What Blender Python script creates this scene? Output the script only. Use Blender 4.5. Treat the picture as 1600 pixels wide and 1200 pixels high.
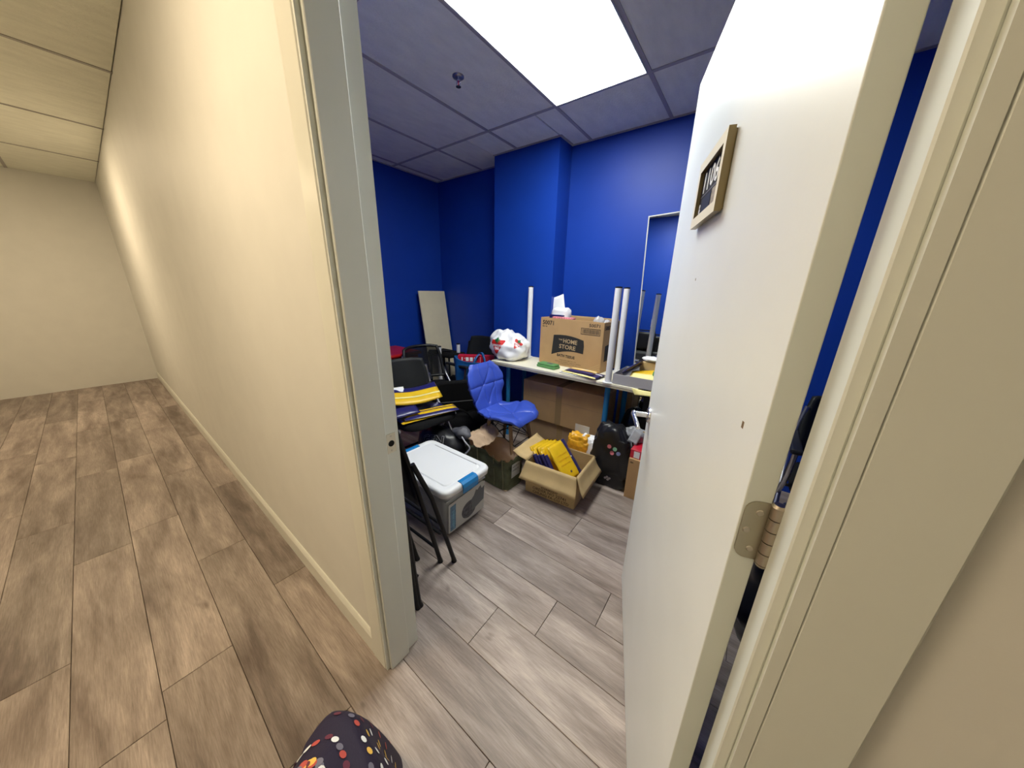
import bpy, bmesh, math, random
from mathutils import Vector, Matrix, noise
from mathutils.bvhtree import BVHTree
PI = math.pi
scn = bpy.context.scene
C = scn.collection
for o in list(bpy.data.objects):
    bpy.data.objects.remove(o)

# ---------------------------------------------------------------- camera
cam_data = bpy.data.cameras.new('camera')
cam = bpy.data.objects.new('camera', cam_data); C.objects.link(cam)
cam_data.sensor_fit = 'HORIZONTAL'; cam_data.sensor_width = 36.0
cam_data.lens = 484.437 * 36.0 / 1600.0
cam_data.clip_start = 0.02
yaw, pitch, roll = 0.642252, -0.296568, 0.0214728
fwd = Vector((-math.sin(yaw)*math.cos(pitch), math.cos(yaw)*math.cos(pitch), math.sin(pitch)))
xr = Vector((math.cos(yaw), math.sin(yaw), 0)); up = xr.cross(fwd)
right = xr*math.cos(roll) + up*math.sin(roll)
upr = -xr*math.sin(roll) + up*math.cos(roll)
m3 = Matrix((right, upr, -fwd)).transposed()
cam.matrix_world = Matrix.Translation((0, 0, 1.40)) @ m3.to_4x4()
scn.camera = cam

# ---------------------------------------------------------------- world, exposure
world = bpy.data.worlds.new('world'); scn.world = world; world.use_nodes = True
world.node_tree.nodes['Background'].inputs[0].default_value = (0.9, 0.92, 1.0, 1)
world.node_tree.nodes['Background'].inputs[1].default_value = 0.0
scn.view_settings.view_transform = 'Standard'
scn.view_settings.look = 'None'
scn.view_settings.gamma = 1.0
scn.view_settings.use_curve_mapping = False
scn.view_settings.exposure = 0.0
PANEL_STRENGTH = 24.0       # ceiling panel in the storage room (cool white)
HALL_STRENGTH = 28.0         # ceiling panels in the corridor (warm white)

# ---------------------------------------------------------------- materials
def mat(name, col, rough=0.6, metal=0.0, bump=0.0, bscale=80.0, var=0.0, vscale=6.0, spec=0.5,
        emit=None, estr=0.0, alpha=1.0, trans=0.0, coat=0.0, stretch=None):
    m = bpy.data.materials.new(name); m.use_nodes = True
    nt = m.node_tree; b = nt.nodes['Principled BSDF']
    b.inputs['Base Color'].default_value = (*col, 1)
    b.inputs['Roughness'].default_value = rough
    b.inputs['Metallic'].default_value = metal
    b.inputs['Specular IOR Level'].default_value = spec
    b.inputs['Alpha'].default_value = alpha
    b.inputs['Transmission Weight'].default_value = trans
    b.inputs['Coat Weight'].default_value = coat
    if emit:
        b.inputs['Emission Color'].default_value = (*emit, 1)
        b.inputs['Emission Strength'].default_value = estr
    tc = nt.nodes.new('ShaderNodeTexCoord')
    mp = nt.nodes.new('ShaderNodeMapping'); nt.links.new(tc.outputs['Object'], mp.inputs[0])
    if stretch: mp.inputs['Scale'].default_value = stretch
    if bump:
        n = nt.nodes.new('ShaderNodeTexNoise'); n.inputs['Scale'].default_value = bscale
        n.inputs['Detail'].default_value = 3
        nt.links.new(mp.outputs[0], n.inputs['Vector'])
        bp = nt.nodes.new('ShaderNodeBump'); bp.inputs['Strength'].default_value = bump
        bp.inputs['Distance'].default_value = 0.002
        nt.links.new(n.outputs[0], bp.inputs['Height'])
        nt.links.new(bp.outputs[0], b.inputs['Normal'])
    if var:
        n2 = nt.nodes.new('ShaderNodeTexNoise'); n2.inputs['Scale'].default_value = vscale
        n2.inputs['Detail'].default_value = 4
        nt.links.new(mp.outputs[0], n2.inputs['Vector'])
        r = nt.nodes.new('ShaderNodeValToRGB')
        r.color_ramp.elements[0].position = .3; r.color_ramp.elements[1].position = .7
        r.color_ramp.elements[0].color = (*[c*(1-var) for c in col], 1)
        r.color_ramp.elements[1].color = (*[min(1, c*(1+var)) for c in col], 1)
        nt.links.new(n2.outputs[0], r.inputs[0])
        nt.links.new(r.outputs[0], b.inputs['Base Color'])
    return m

def plank_material():
    m = bpy.data.materials.new('oak_laminate'); m.use_nodes = True
    nt = m.node_tree; N = nt.nodes; L = nt.links; b = N['Principled BSDF']
    tc = N.new('ShaderNodeTexCoord'); oi = N.new('ShaderNodeObjectInfo')
    mul = N.new('ShaderNodeMath'); mul.operation = 'MULTIPLY'; mul.inputs[1].default_value = 37.0
    L.new(oi.outputs['Random'], mul.inputs[0])
    def nz(scale, sx, sy, detail, dist=0.0, rough=.55):
        mp = N.new('ShaderNodeMapping'); mp.inputs['Scale'].default_value = (sx, sy, 1)
        L.new(tc.outputs['Object'], mp.inputs[0])
        n = N.new('ShaderNodeTexNoise'); n.noise_dimensions = '4D'
        n.inputs['Scale'].default_value = scale; n.inputs['Detail'].default_value = detail
        n.inputs['Distortion'].default_value = dist; n.inputs['Roughness'].default_value = rough
        L.new(mp.outputs[0], n.inputs['Vector']); L.new(mul.outputs[0], n.inputs['W'])
        return n
    def ramp(src, a, c0, bpos, c1):
        r = N.new('ShaderNodeValToRGB'); e = r.color_ramp.elements
        e[0].position = a; e[0].color = (*c0, 1); e[1].position = bpos; e[1].color = (*c1, 1)
        L.new(src, r.inputs[0]); return r
    def mix(mode, fac, a, c):
        x = N.new('ShaderNodeMix'); x.data_type = 'RGBA'; x.blend_type = mode
        if isinstance(fac, float): x.inputs[0].default_value = fac
        else: L.new(fac, x.inputs[0])
        L.new(a, x.inputs[6])
        if isinstance(c, tuple): x.inputs[7].default_value = (*c, 1)
        else: L.new(c, x.inputs[7])
        return x
    big = nz(2.2, .8, 4.5, 3, .6)
    base = ramp(big.outputs[0], .30, (.185, .140, .118), .72, (.54, .46, .41))
    fine = nz(16, .9, 16, 6, .3, .7)
    fr = ramp(fine.outputs[0], .32, (.60, .58, .56), .66, (1.18, 1.18, 1.18))
    c1 = mix('MULTIPLY', .8, base.outputs[0], fr.outputs[0])
    # cathedral rings
    mp = N.new('ShaderNodeMapping'); mp.inputs['Scale'].default_value = (.75, 5.0, 1)
    L.new(tc.outputs['Object'], mp.inputs[0])
    addv = N.new('ShaderNodeVectorMath'); addv.operation = 'ADD'
    cx = N.new('ShaderNodeCombineXYZ'); L.new(mul.outputs[0], cx.inputs[0]); L.new(mul.outputs[0], cx.inputs[1])
    L.new(mp.outputs[0], addv.inputs[0]); L.new(cx.outputs[0], addv.inputs[1])
    n0 = N.new('ShaderNodeTexNoise'); n0.inputs['Scale'].default_value = 1.5; n0.inputs['Detail'].default_value = 1.5
    L.new(addv.outputs[0], n0.inputs['Vector'])
    m2 = N.new('ShaderNodeMath'); m2.operation = 'MULTIPLY'; m2.inputs[1].default_value = 34
    L.new(n0.outputs[0], m2.inputs[0])
    sn = N.new('ShaderNodeMath'); sn.operation = 'SINE'; L.new(m2.outputs[0], sn.inputs[0])
    rr = ramp(sn.outputs[0], .0, (.86, .85, .84), .9, (1.03, 1.03, 1.03))
    c2 = mix('MULTIPLY', .75, c1.outputs[2], rr.outputs[0])
    # knots / pores
    kn = nz(5.5, 1.0, 2.0, 2, .8)
    kr = ramp(kn.outputs[0], .68, (1, 1, 1), .78, (.5, .47, .45))
    c3 = mix('MULTIPLY', .75, c2.outputs[2], kr.outputs[0])
    # per plank tone
    mr = N.new('ShaderNodeMapRange'); mr.inputs[3].default_value = .86; mr.inputs[4].default_value = 1.12
    L.new(oi.outputs['Random'], mr.inputs[0])
    hs = N.new('ShaderNodeHueSaturation'); L.new(c3.outputs[2], hs.inputs['Color']); L.new(mr.outputs[0], hs.inputs['Value'])
    L.new(hs.outputs[0], b.inputs['Base Color'])
    b.inputs['Roughness'].default_value = .48
    bp = N.new('ShaderNodeBump'); bp.inputs['Strength'].default_value = .25; bp.inputs['Distance'].default_value = .001
    L.new(fine.outputs[0], bp.inputs['Height']); L.new(bp.outputs[0], b.inputs['Normal'])
    return m

M = {}
M['plank'] = plank_material()
M['underlay'] = mat('underlay', (.06, .045, .035), .9)
M['blue_wall'] = mat('blue_wall_paint', (.006, .045, .34), .46, bump=.12, bscale=220, var=.06, vscale=3, spec=.3)
M['cream_wall'] = mat('cream_wall_paint', (.78, .77, .72), .6, bump=.08, bscale=200, var=.02)
M['trim'] = mat('trim_paint', (.72, .745, .69), .38, var=.015)
M['door'] = mat('door_paint', (.83, .86, .85), .36, bump=.05, bscale=150, var=.015)
M['door_edge'] = mat('door_edge_paint', (.68, .71, .66), .45, var=.03)
M['tile'] = mat('mineral_tile', (.88, .88, .76), .95, bump=1.0, bscale=130, var=.05, vscale=14, stretch=(1.6, .5, 1))
M['grid'] = mat('grid_paint', (.42, .39, .36), .5)
M['void'] = mat('ceiling_void', (.05, .05, .05), .9)
M['panel'] = mat('light_panel', (1, 1, 1), .5, emit=(.98, 1.0, .94), estr=PANEL_STRENGTH)
M['hall_panel'] = mat('hall_light_panel', (1, 1, 1), .5, emit=(1.0, .80, .54), estr=HALL_STRENGTH)
M['lamp_frame'] = mat('lamp_frame', (.55, .55, .52), .4)
M['chrome'] = mat('chrome', (.75, .75, .76), .22, 1.0)
M['nickel'] = mat('satin_nickel', (.42, .39, .31), .36, .85, var=.1)
M['steel'] = mat('brushed_steel', (.55, .55, .56), .35, 1.0)
M['screw'] = mat('screw', (.5, .46, .4), .3, 1.0)
M['black'] = mat('black_plastic', (.012, .012, .013), .45)
M['black_fabric'] = mat('black_fabric', (.007, .007, .0075), .95, spec=.2, bump=.6, bscale=400)
M['black_metal'] = mat('black_powder_metal', (.008, .008, .009), .4, spec=.25)
M['charcoal'] = mat('charcoal_vinyl', (.010, .011, .011), .55, spec=.3, bump=.2, bscale=250)
M['dark_hole'] = mat('dark_hole', (.004, .004, .004), .9)
M['table_top'] = mat('table_laminate', (.86, .81, .64), .35, var=.04, vscale=5)
M['edge_band'] = mat('edge_band', (.50, .46, .34), .5, var=.05)
M['board'] = mat('beige_board', (.80, .71, .48), .5, var=.05, vscale=5)
M['blue_leg'] = mat('blue_leg', (.02, .20, .46), .4, spec=.4)
M['white_leg'] = mat('white_leg', (.82, .82, .84), .3)
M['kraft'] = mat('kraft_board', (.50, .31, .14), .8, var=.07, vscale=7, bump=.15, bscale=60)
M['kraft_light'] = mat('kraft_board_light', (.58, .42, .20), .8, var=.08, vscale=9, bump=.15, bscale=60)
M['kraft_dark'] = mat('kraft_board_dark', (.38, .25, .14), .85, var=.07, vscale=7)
M['kraft_in'] = mat('kraft_inside', (.36, .25, .13), .85, var=.08)
M['tape'] = mat('packing_tape', (.36, .24, .12), .25, spec=.6)
M['ink'] = mat('printed_ink', (.022, .020, .018), .7)
M['ink_faint'] = mat('faint_ink', (.16, .10, .05), .8)
M['kraft_print'] = mat('kraft_letters', (.50, .36, .20), .8)
M['white_plastic'] = mat('white_plastic', (.86, .87, .87), .32, var=.01)
M['clear_bin'] = mat('frosted_bin', (.40, .42, .42), .25, var=.10, vscale=9, spec=.6)
M['latch'] = mat('blue_latch', (.012, .20, .50), .35)
M['label_paper'] = mat('label_paper', (.52, .52, .48), .6)
M['label_dark'] = mat('label_dark', (.10, .10, .11), .7, var=.5, vscale=60)
M['label_blue'] = mat('label_blue', (.12, .22, .32), .6, var=.3, vscale=60)
M['poly_white'] = mat('white_film', (.88, .88, .89), .3, bump=.5, bscale=25, spec=.6)
M['paper_white'] = mat('white_paper', (.85, .85, .85), .7)
M['logo_red'] = mat('logo_red', (.62, .02, .015), .4)
M['logo_green'] = mat('logo_green', (.01, .16, .05), .4)
M['white_ink'] = mat('white_ink', (.85, .85, .85), .5)
M['pink'] = mat('pink_print', (.72, .22, .26), .5, var=.5, vscale=70)
M['green'] = mat('green_foam', (.10, .27, .09), .6, var=.08)
M['yellow'] = mat('yellow_mailer', (.80, .50, .012), .4, bump=.35, bscale=60, var=.08, vscale=12)
M['yellow_pale'] = mat('pale_yellow_mailer', (.86, .76, .30), .45, bump=.3, bscale=60, var=.1)
M['navy'] = mat('navy_mailer', (.018, .018, .12), .3, bump=.3, bscale=60, spec=.6)
M['red'] = mat('red_plastic', (.50, .012, .012), .35, var=.1)
M['red_box'] = mat('red_print', (.55, .012, .035), .35, var=.05)
M['tote_blue'] = mat('blue_tote', (.010, .105, .33), .45, bump=.5, bscale=18, var=.12)
M['chair_blue'] = mat('blue_leatherette', (.045, .095, .52), .34, bump=.1, bscale=260, coat=.15)
M['wood_leg'] = mat('beech_leg', (.30, .19, .095), .5, var=.15, vscale=9, stretch=(1, 1, .2))
M['olive'] = mat('olive_paper', (.095, .105, .052), .75, bump=.5, bscale=30, var=.25, vscale=18)
M['bag_brown'] = mat('brown_paper', (.52, .37, .24), .85, bump=.9, bscale=22, var=.12, vscale=10)
M['silver_lining'] = mat('grey_film', (.38, .39, .41), .3, bump=.6, bscale=30, var=.25, vscale=14, spec=.7)
M['bubble'] = mat('bubble_film', (.75, .77, .80), .15, alpha=.55, bump=.8, bscale=60, spec=.8)
M['amber'] = mat('amber_pack', (.78, .38, .02), .35, var=.35, vscale=22)
M['dot_cloth'] = mat('purple_cloth', (.010, .004, .022), .75, bump=.3, bscale=300)
M['dot_y'] = mat('dot_yellow', (.75, .45, .08), .7)
M['dot_w'] = mat('dot_white', (.75, .75, .72), .7)
M['dot_g'] = mat('dot_grey', (.15, .14, .18), .7)
M['dot_r'] = mat('dot_red', (.45, .07, .05), .7)
M['dot_m'] = mat('dot_maroon', (.12, .02, .04), .7)
M['mirror'] = mat('mirror_glass', (.80, .84, .84), .01, 1.0)
M['sign_frame'] = mat('sign_frame', (.86, .80, .62), .4, .0)
M['sign_side'] = mat('sign_side', (.22, .17, .08), .35, .6)
M['sign_black'] = mat('sign_black', (.010, .009, .014), .6, spec=.2)
M['sign_navy'] = mat('sign_navy', (.012, .016, .045), .6, spec=.2)
M['sign_tan'] = mat('sign_tan', (.35, .30, .22), .5, var=.4, vscale=120)
M['dot_pink'] = mat('button_pink', (.75, .22, .26), .5)
M['dot_mint'] = mat('button_mint', (.30, .62, .42), .5)
M['dot_lilac'] = mat('button_lilac', (.32, .38, .70), .5)
M['mesh'] = mat('mesh_fabric', (.008, .008, .009), .8, alpha=.86, spec=.2)

M['tray_grey'] = mat('tray_grey', (.42, .41, .43), .5, var=.03)
M['black_film'] = mat('black_film', (.010, .010, .012), .38, bump=.5, bscale=22)
M['label_light_blue'] = mat('label_light_blue', (.20, .48, .62), .5)
M['label_grey'] = mat('label_grey', (.13, .14, .15), .6)
M['paper_grey'] = mat('letter_grey', (.42, .42, .43), .6)
M['grey_nylon'] = mat('grey_nylon', (.10, .10, .11), .5, bump=.4, bscale=40)
M['groove_grey'] = mat('groove_grey', (.22, .22, .22), .6)
M['crease_tan'] = mat('crease_tan', (.20, .18, .10), .8)
M['dot_g2'] = mat('button_grey', (.40, .36, .38), .5)
M['base_cream'] = mat('baseboard_paint', (.80, .80, .72), .3)
M['knuckle'] = mat('knuckle_nickel', (.48, .43, .37), .3, 1.0)
M['nickel_light'] = mat('strike_nickel', (.62, .58, .48), .35, 1.0)

# ---------------------------------------------------------------- helpers
def tag(o, label=None, cat=None, group=None, kind=None):
    if label: o['label'] = label
    if cat: o['category'] = cat
    if group: o['group'] = group
    if kind: o['kind'] = kind
    return o
def thing(name, label, cat, loc=(0, 0, 0), rz=0.0, group=None, parent=None, kind=None):
    o = bpy.data.objects.new(name, None); C.objects.link(o)
    o.empty_display_size = .05
    o.location = loc; o.rotation_euler = (0, 0, rz)
    return tag(o, label, cat, group, kind)
def obj(name, bm, m, parent=None, world=False, smooth=False, bev=0.0, seg=2):
    me = bpy.data.meshes.new(name)
    if isinstance(bm, bpy.types.Mesh): me = bm
    else:
        if world and parent is not None:
            bmesh.ops.translate(bm, vec=-Vector(wloc(parent)), verts=bm.verts)
        bmesh.ops.recalc_face_normals(bm, faces=bm.faces)
        if smooth:
            for f in bm.faces: f.smooth = True
        bm.to_mesh(me); bm.free()
    ms = m if isinstance(m, (list, tuple)) else [m]
    for x in ms: me.materials.append(M[x] if isinstance(x, str) else x)
    o = bpy.data.objects.new(name, me); C.objects.link(o)
    if parent is not None: o.parent = parent
    if bev:
        md = o.modifiers.new('bevel', 'BEVEL'); md.width = bev; md.segments = seg; md.limit_method = 'ANGLE'
    return o
def wloc(o):
    v = Vector(o.location); p = o.parent
    while p is not None: v += Vector(p.location); p = p.parent
    return v
def B(): return bmesh.new()
def box(bm, x0, x1, y0, y1, z0, z1, mi=0, mtx=None):
    vs = [bm.verts.new((x, y, z)) for x in (x0, x1) for y in (y0, y1) for z in (z0, z1)]
    if mtx is not None:
        for v in vs: v.co = mtx @ v.co
    fs = []
    for idx in ((0, 1, 3, 2), (4, 6, 7, 5), (0, 4, 5, 1), (2, 3, 7, 6), (0, 2, 6, 4), (1, 5, 7, 3)):
        f = bm.faces.new([vs[i] for i in idx]); f.material_index = mi; fs.append(f)
    return vs
def rbox(bm, x0, x1, y0, y1, z0, z1, r=.01, seg=2, mtx=None):
    t = bmesh.new(); box(t, x0, x1, y0, y1, z0, z1)
    bmesh.ops.recalc_face_normals(t, faces=t.faces)
    bmesh.ops.bevel(t, geom=list(t.edges), offset=r, segments=seg, affect='EDGES', profile=.5)
    if mtx is not None: bmesh.ops.transform(t, matrix=mtx, verts=t.verts)
    me = bpy.data.meshes.new('t'); t.to_mesh(me); t.free(); bm.from_mesh(me); bpy.data.meshes.remove(me)
def sweep(bm, pts, r, seg=10, caps=True, mi=0):
    pts = [Vector(p) for p in pts]; rings = []; n = len(pts)
    rs = r if isinstance(r, (list, tuple)) else [r]*n
    t0 = (pts[1]-pts[0]).normalized()
    a = t0.orthogonal().normalized()
    for i, p in enumerate(pts):
        if i == 0: t = t0
        elif i == n-1: t = (pts[-1]-pts[-2]).normalized()
        else: t = ((pts[i]-pts[i-1]).normalized() + (pts[i+1]-pts[i]).normalized()).normalized()
        a = (a - t*a.dot(t)).normalized(); b_ = t.cross(a)
        rings.append([bm.verts.new(p + (a*math.cos(2*PI*k/seg) + b_*math.sin(2*PI*k/seg))*rs[i]) for k in range(seg)])
    for i in range(n-1):
        for k in range(seg):
            f = bm.faces.new((rings[i][k], rings[i][(k+1) % seg], rings[i+1][(k+1) % seg], rings[i+1][k]))
            f.smooth = True; f.material_index = mi
    if caps:
        bm.faces.new([bm.verts.new(v.co) for v in reversed(rings[0])]).material_index = mi
        bm.faces.new([bm.verts.new(v.co) for v in rings[-1]]).material_index = mi
def curve_pts(ctrl, n=6):
    P = [Vector(c) for c in ctrl]; out = []
    for i in range(len(P)-1):
        p0 = P[max(i-1, 0)]; p1 = P[i]; p2 = P[i+1]; p3 = P[min(i+2, len(P)-1)]
        for k in range(n):
            t = k/n
            out.append(.5*((2*p1)+(-p0+p2)*t+(2*p0-5*p1+4*p2-p3)*t*t+(-p0+3*p1-3*p2+p3)*t**3))
    out.append(P[-1]); return out
def prism(bm, poly, z0, z1, mi=0):
    a = [bm.verts.new((x, y, z0)) for x, y in poly]; b_ = [bm.verts.new((x, y, z1)) for x, y in poly]
    n = len(poly)
    bm.faces.new(list(reversed(a))).material_index = mi; bm.faces.new(b_).material_index = mi
    for i in range(n): bm.faces.new((a[i], a[(i+1) % n], b_[(i+1) % n], b_[i])).material_index = mi
def rrect(w, d, r, n=5):
    out = []
    for cx, cy, a0 in ((w/2-r, d/2-r, 0), (-w/2+r, d/2-r, PI/2), (-w/2+r, -d/2+r, PI), (w/2-r, -d/2+r, 1.5*PI)):
        for k in range(n+1):
            a = a0 + PI/2*k/n; out.append((cx+r*math.cos(a), cy+r*math.sin(a)))
    return out
def basis(o, x, y):
    x = Vector(x).normalized(); y = Vector(y); y = (y - x*y.dot(x)).normalized(); z = x.cross(y)
    m = Matrix((x, y, z)).transposed().to_4x4(); m.translation = Vector(o); return m
def text_bm(s, size, mtx, ext=.0006, bold=0.0, align='LEFT', sx=1.0, res=2):
    cu = bpy.data.curves.new('t', 'FONT'); cu.body = s; cu.size = size; cu.extrude = ext; cu.offset = bold
    cu.resolution_u = res
    cu.align_x = align
    o = bpy.data.objects.new('t', cu); C.objects.link(o)
    dg = bpy.context.evaluated_depsgraph_get(); dg.update()
    me = bpy.data.meshes.new_from_object(o.evaluated_get(dg))
    bpy.data.objects.remove(o); bpy.data.curves.remove(cu)
    bm = B(); bm.from_mesh(me); bpy.data.meshes.remove(me)
    bmesh.ops.transform(bm, matrix=mtx @ Matrix.Diagonal((sx, 1, 1, 1)), verts=bm.verts)
    return bm
def blob(bm, c, r, amp=.02, freq=6, seed=0, nu=40, nv=24, zmin=None, pw=2.0, fold=0.0, nf=9):
    """lumpy closed sack: superellipsoid with noise and folds"""
    c = Vector(c); so = Vector((seed*3.1, seed*1.7, seed)); rings = []
    def P(u, v):
        cu, su, cv, sv = math.cos(u), math.sin(u), math.cos(v), math.sin(v)
        e = 2/pw
        sg = lambda t, p: math.copysign(abs(t)**p, t)
        q = Vector((r[0]*sg(cv, e)*sg(cu, e), r[1]*sg(cv, e)*sg(su, e), r[2]*sg(sv, e)))
        n = q.normalized()
        q += n*amp*noise.noise(q*freq+so) + n*amp*.5*noise.noise(q*freq*2.7+so)
        if fold: q += n*fold*math.sin(nf*u + 3*noise.noise(q*4+so))*max(0, math.sin(v))**.5*cv
        p = c+q
        if zmin is not None and p.z < zmin: p.z = zmin
        return p
    top = bm.verts.new(P(0, PI/2)); bot = bm.verts.new(P(0, -PI/2))
    for j in range(1, nv):
        v = -PI/2 + PI*j/nv
        rings.append([bm.verts.new(P(2*PI*i/nu, v)) for i in range(nu)])
    for j in range(len(rings)-1):
        for i in range(nu):
            bm.faces.new((rings[j][i], rings[j][(i+1) % nu], rings[j+1][(i+1) % nu], rings[j+1][i])).smooth = True
    for i in range(nu):
        bm.faces.new((bot, rings[0][(i+1) % nu], rings[0][i])).smooth = True
        bm.faces.new((top, rings[-1][i], rings[-1][(i+1) % nu])).smooth = True
def drape(bm, bvh, d, off=.002, back=.5):
    """press a flat print on to a surface along direction d"""
    d = Vector(d).normalized(); dead = []
    for v in bm.verts:
        h = bvh.ray_cast(v.co - d*back, d)
        if h[0] is None: dead.append(v)
        else: v.co = h[0] - d*off
    bmesh.ops.delete(bm, geom=dead, context='VERTS')
def subdiv(bm, n): bmesh.ops.subdivide_edges(bm, edges=list(bm.edges), cuts=n, use_grid_fill=True)
def grid_surf(bm, f, nu, nv, th=0.0, mi=0):
    """surface f(u,v)->Vector with u,v in 0..1, closed with thickness th along its normal"""
    P = [[Vector(f(i/nu, j/nv)) for j in range(nv+1)] for i in range(nu+1)]
    def nrm(i, j):
        a = P[min(i+1, nu)][j]-P[max(i-1, 0)][j]; b_ = P[i][min(j+1, nv)]-P[i][max(j-1, 0)]
        n = a.cross(b_)
        return n.normalized() if n.length > 1e-9 else Vector((0, 0, 1))
    A = [[bm.verts.new(P[i][j]) for j in range(nv+1)] for i in range(nu+1)]
    def quad(a, b_, c, d):
        try:
            fc = bm.faces.new((a, b_, c, d)); fc.smooth = True; fc.material_index = mi
        except ValueError: pass
    for i in range(nu):
        for j in range(nv): quad(A[i][j], A[i+1][j], A[i+1][j+1], A[i][j+1])
    if th:
        D = [[bm.verts.new(P[i][j]-nrm(i, j)*th) for j in range(nv+1)] for i in range(nu+1)]
        for i in range(nu):
            for j in range(nv): quad(D[i][j], D[i][j+1], D[i+1][j+1], D[i+1][j])
        for i in range(nu):
            quad(A[i+1][0], A[i][0], D[i][0], D[i+1][0]); quad(A[i][nv], A[i+1][nv], D[i+1][nv], D[i][nv])
        for j in range(nv):
            quad(A[0][j], A[0][j+1], D[0][j+1], D[0][j]); quad(A[nu][j+1], A[nu][j], D[nu][j], D[nu][j+1])
def prof_cyl(bm, p0, p1, r, seg=12): sweep(bm, [p0, p1], r, seg)

# ================================================================ SETTING
ZC = 2.591; XL = -3.28; YB = 2.82; XR = 1.10; YF0, YF1 = .390, .505
HX0, HX1, HY0 = -7.0, 2.6, -1.45
OX0, OX1 = -.845, .092          # rebate faces of the door opening
# floor with planks
bm = B(); box(bm, HX0, HX1, HY0, YF0+.02, -.06, -.009); box(bm, XL-.05, XR+.05, YF0+.02, YB+.06, -.06, -.009)
floor = tag(obj('floor', bm, 'underlay'), kind='structure')
random.seed(4)
PW, PL = .1955, 1.218
known = {0: -.85, 1: -1.60, 2: -1.22, 3: -.67, 4: -.47, 5: -.283, 6: -1.034, 7: -.62, 8: -.9}
pm_cache = {}
def plank(x0, x1, y0, y1):
    w = round(x1-x0, 3); d = round(y1-y0, 3)
    if (w, d) not in pm_cache:
        b_ = B(); g = .0010; c = .0012
        lo = [(-w/2+g, -d/2+g), (w/2-g, -d/2+g), (w/2-g, d/2-g), (-w/2+g, d/2-g)]
        a = [b_.verts.new((x, y, -.009)) for x, y in lo]; m_ = [b_.verts.new((x, y, -c)) for x, y in lo]
        t = [b_.verts.new((x-math.copysign(c, x), y-math.copysign(c, y), 0)) for x, y in lo]
        for r0, r1 in ((a, m_), (m_, t)):
            for i in range(4): b_.faces.new((r0[i], r0[(i+1) % 4], r1[(i+1) % 4], r1[i]))
        b_.faces.new(t)
        o = obj('plank', b_, 'plank', floor); pm_cache[(w, d)] = o.data
    else:
        o = bpy.data.objects.new('plank', pm_cache[(w, d)]); C.objects.link(o); o.parent = floor
    o.location = ((x0+x1)/2, (y0+y1)/2, 0)
for k in range(-8, 15):
    y0 = .045+PW*k; y1 = y0+PW
    j = known.get(k, random.uniform(-1, 0))
    if y0 < HY0: y0 = HY0
    if y1 > YB: y1 = YB
    if y1-y0 < .03: continue
    lo, hi = (HX0, HX1) if y1 < .45 else (XL, XR)
    if y1 < -.4: hi = 1.2
    x = j
    while x > lo: x -= PL
    while x < hi:
        a, b_ = max(x, lo), min(x+PL, hi)
        if b_-a > .02: plank(a, b_, y0, y1)
        x += PL

def wallmesh(name, boxes, mats, pick=None):
    bm = B()
    for q in boxes: box(bm, *q)
    bmesh.ops.recalc_face_normals(bm, faces=bm.faces)
    if pick:
        for f in bm.faces: f.material_index = pick(f)
    return tag(obj(name, bm, mats), kind='structure')
wallmesh('wall_left', [(XL-.1, XL, YF1, YB+.1, 0, ZC+.05)], 'blue_wall')
wallmesh('wall_back', [(XL, XR+.1, YB, YB+.1, 0, ZC+.05)], 'blue_wall')
wallmesh('wall_pilaster', [(-2.21, -1.512, 2.605, YB, 0, ZC)], 'blue_wall')
wallmesh('wall_right', [(XR, XR+.1, YF1, YB, 0, ZC+.05)], 'blue_wall')
wallmesh('wall_front', [(HX0, OX0-.012, YF0, YF1, 0, ZC+.05), (OX1+.012, HX1, YF0, YF1, 0, ZC+.05),
                        (OX0-.012, OX1+.012, YF0, YF1, 2.062, ZC+.05)], ['blue_wall', 'cream_wall'],
         lambda f: 1 if f.normal.y < -.5 else 0)
wallmesh('wall_corridor_opposite', [(HX0, HX1, HY0-.1, HY0, 0, ZC+.05)], 'cream_wall')
wallmesh('wall_corridor_end', [(HX0-.1, HX0, HY0, YF0, 0, ZC+.05)], 'cream_wall')
wallmesh('wall_corridor_near_end', [(HX1, HX1+.1, HY0, YF0, 0, ZC+.05)], 'cream_wall')

# ceiling: void slab, mineral tiles and T-grid as children
ceiling = wallmesh('ceiling', [(XL-.1, XR+.1, YF1, YB+.1, ZC+.05, ZC+.09), (HX0, HX1, HY0, YF1, ZC+.05, ZC+.09)], 'void')
gx = [XL, -3.163, -2.553, -1.943, -1.333, -.723, -.113, .497, XR]
gy = [YF1, .990, 2.210, YB]
LX0, LX1, LY0, LY1 = -1.333, -.723, .99, 2.21
def tile(x0, x1, y0, y1):
    b_ = B(); rbox(b_, x0+.004, x1-.004, y0+.004, y1-.004, ZC+.004, ZC+.02, .003, 1)
    return obj('ceiling_tile', b_, 'tile', ceiling)
for i in range(len(gx)-1):
    for j in range(len(gy)-1):
        if (gx[i], gy[j]) == (LX0, LY0): continue
        x0, x1, y0, y1 = gx[i], gx[i+1], gy[j], gy[j+1]
        if j == 2 and x0 < -1.512 and x1 > -2.21:     # tiles cut round the pilaster
            if x0 < -2.21: tile(x0, -2.21, y0, y1); tile(-2.21, x1, y0, 2.605)
            elif x1 > -1.512: tile(x0, -1.512, y0, 2.605); tile(-1.512, x1, y0, y1)
            else: tile(x0, x1, y0, 2.605)
            continue
        tile(x0, x1, y0, y1)
bm = B(); w = .012
for x in gx[1:-1]:
    ye = 2.605 if -2.21 < x < -1.512 else YB
    box(bm, x-w, x+w, YF1, ye, ZC, ZC+.006); box(bm, x-.003, x+.003, YF1, ye, ZC+.006, ZC+.045)
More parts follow.
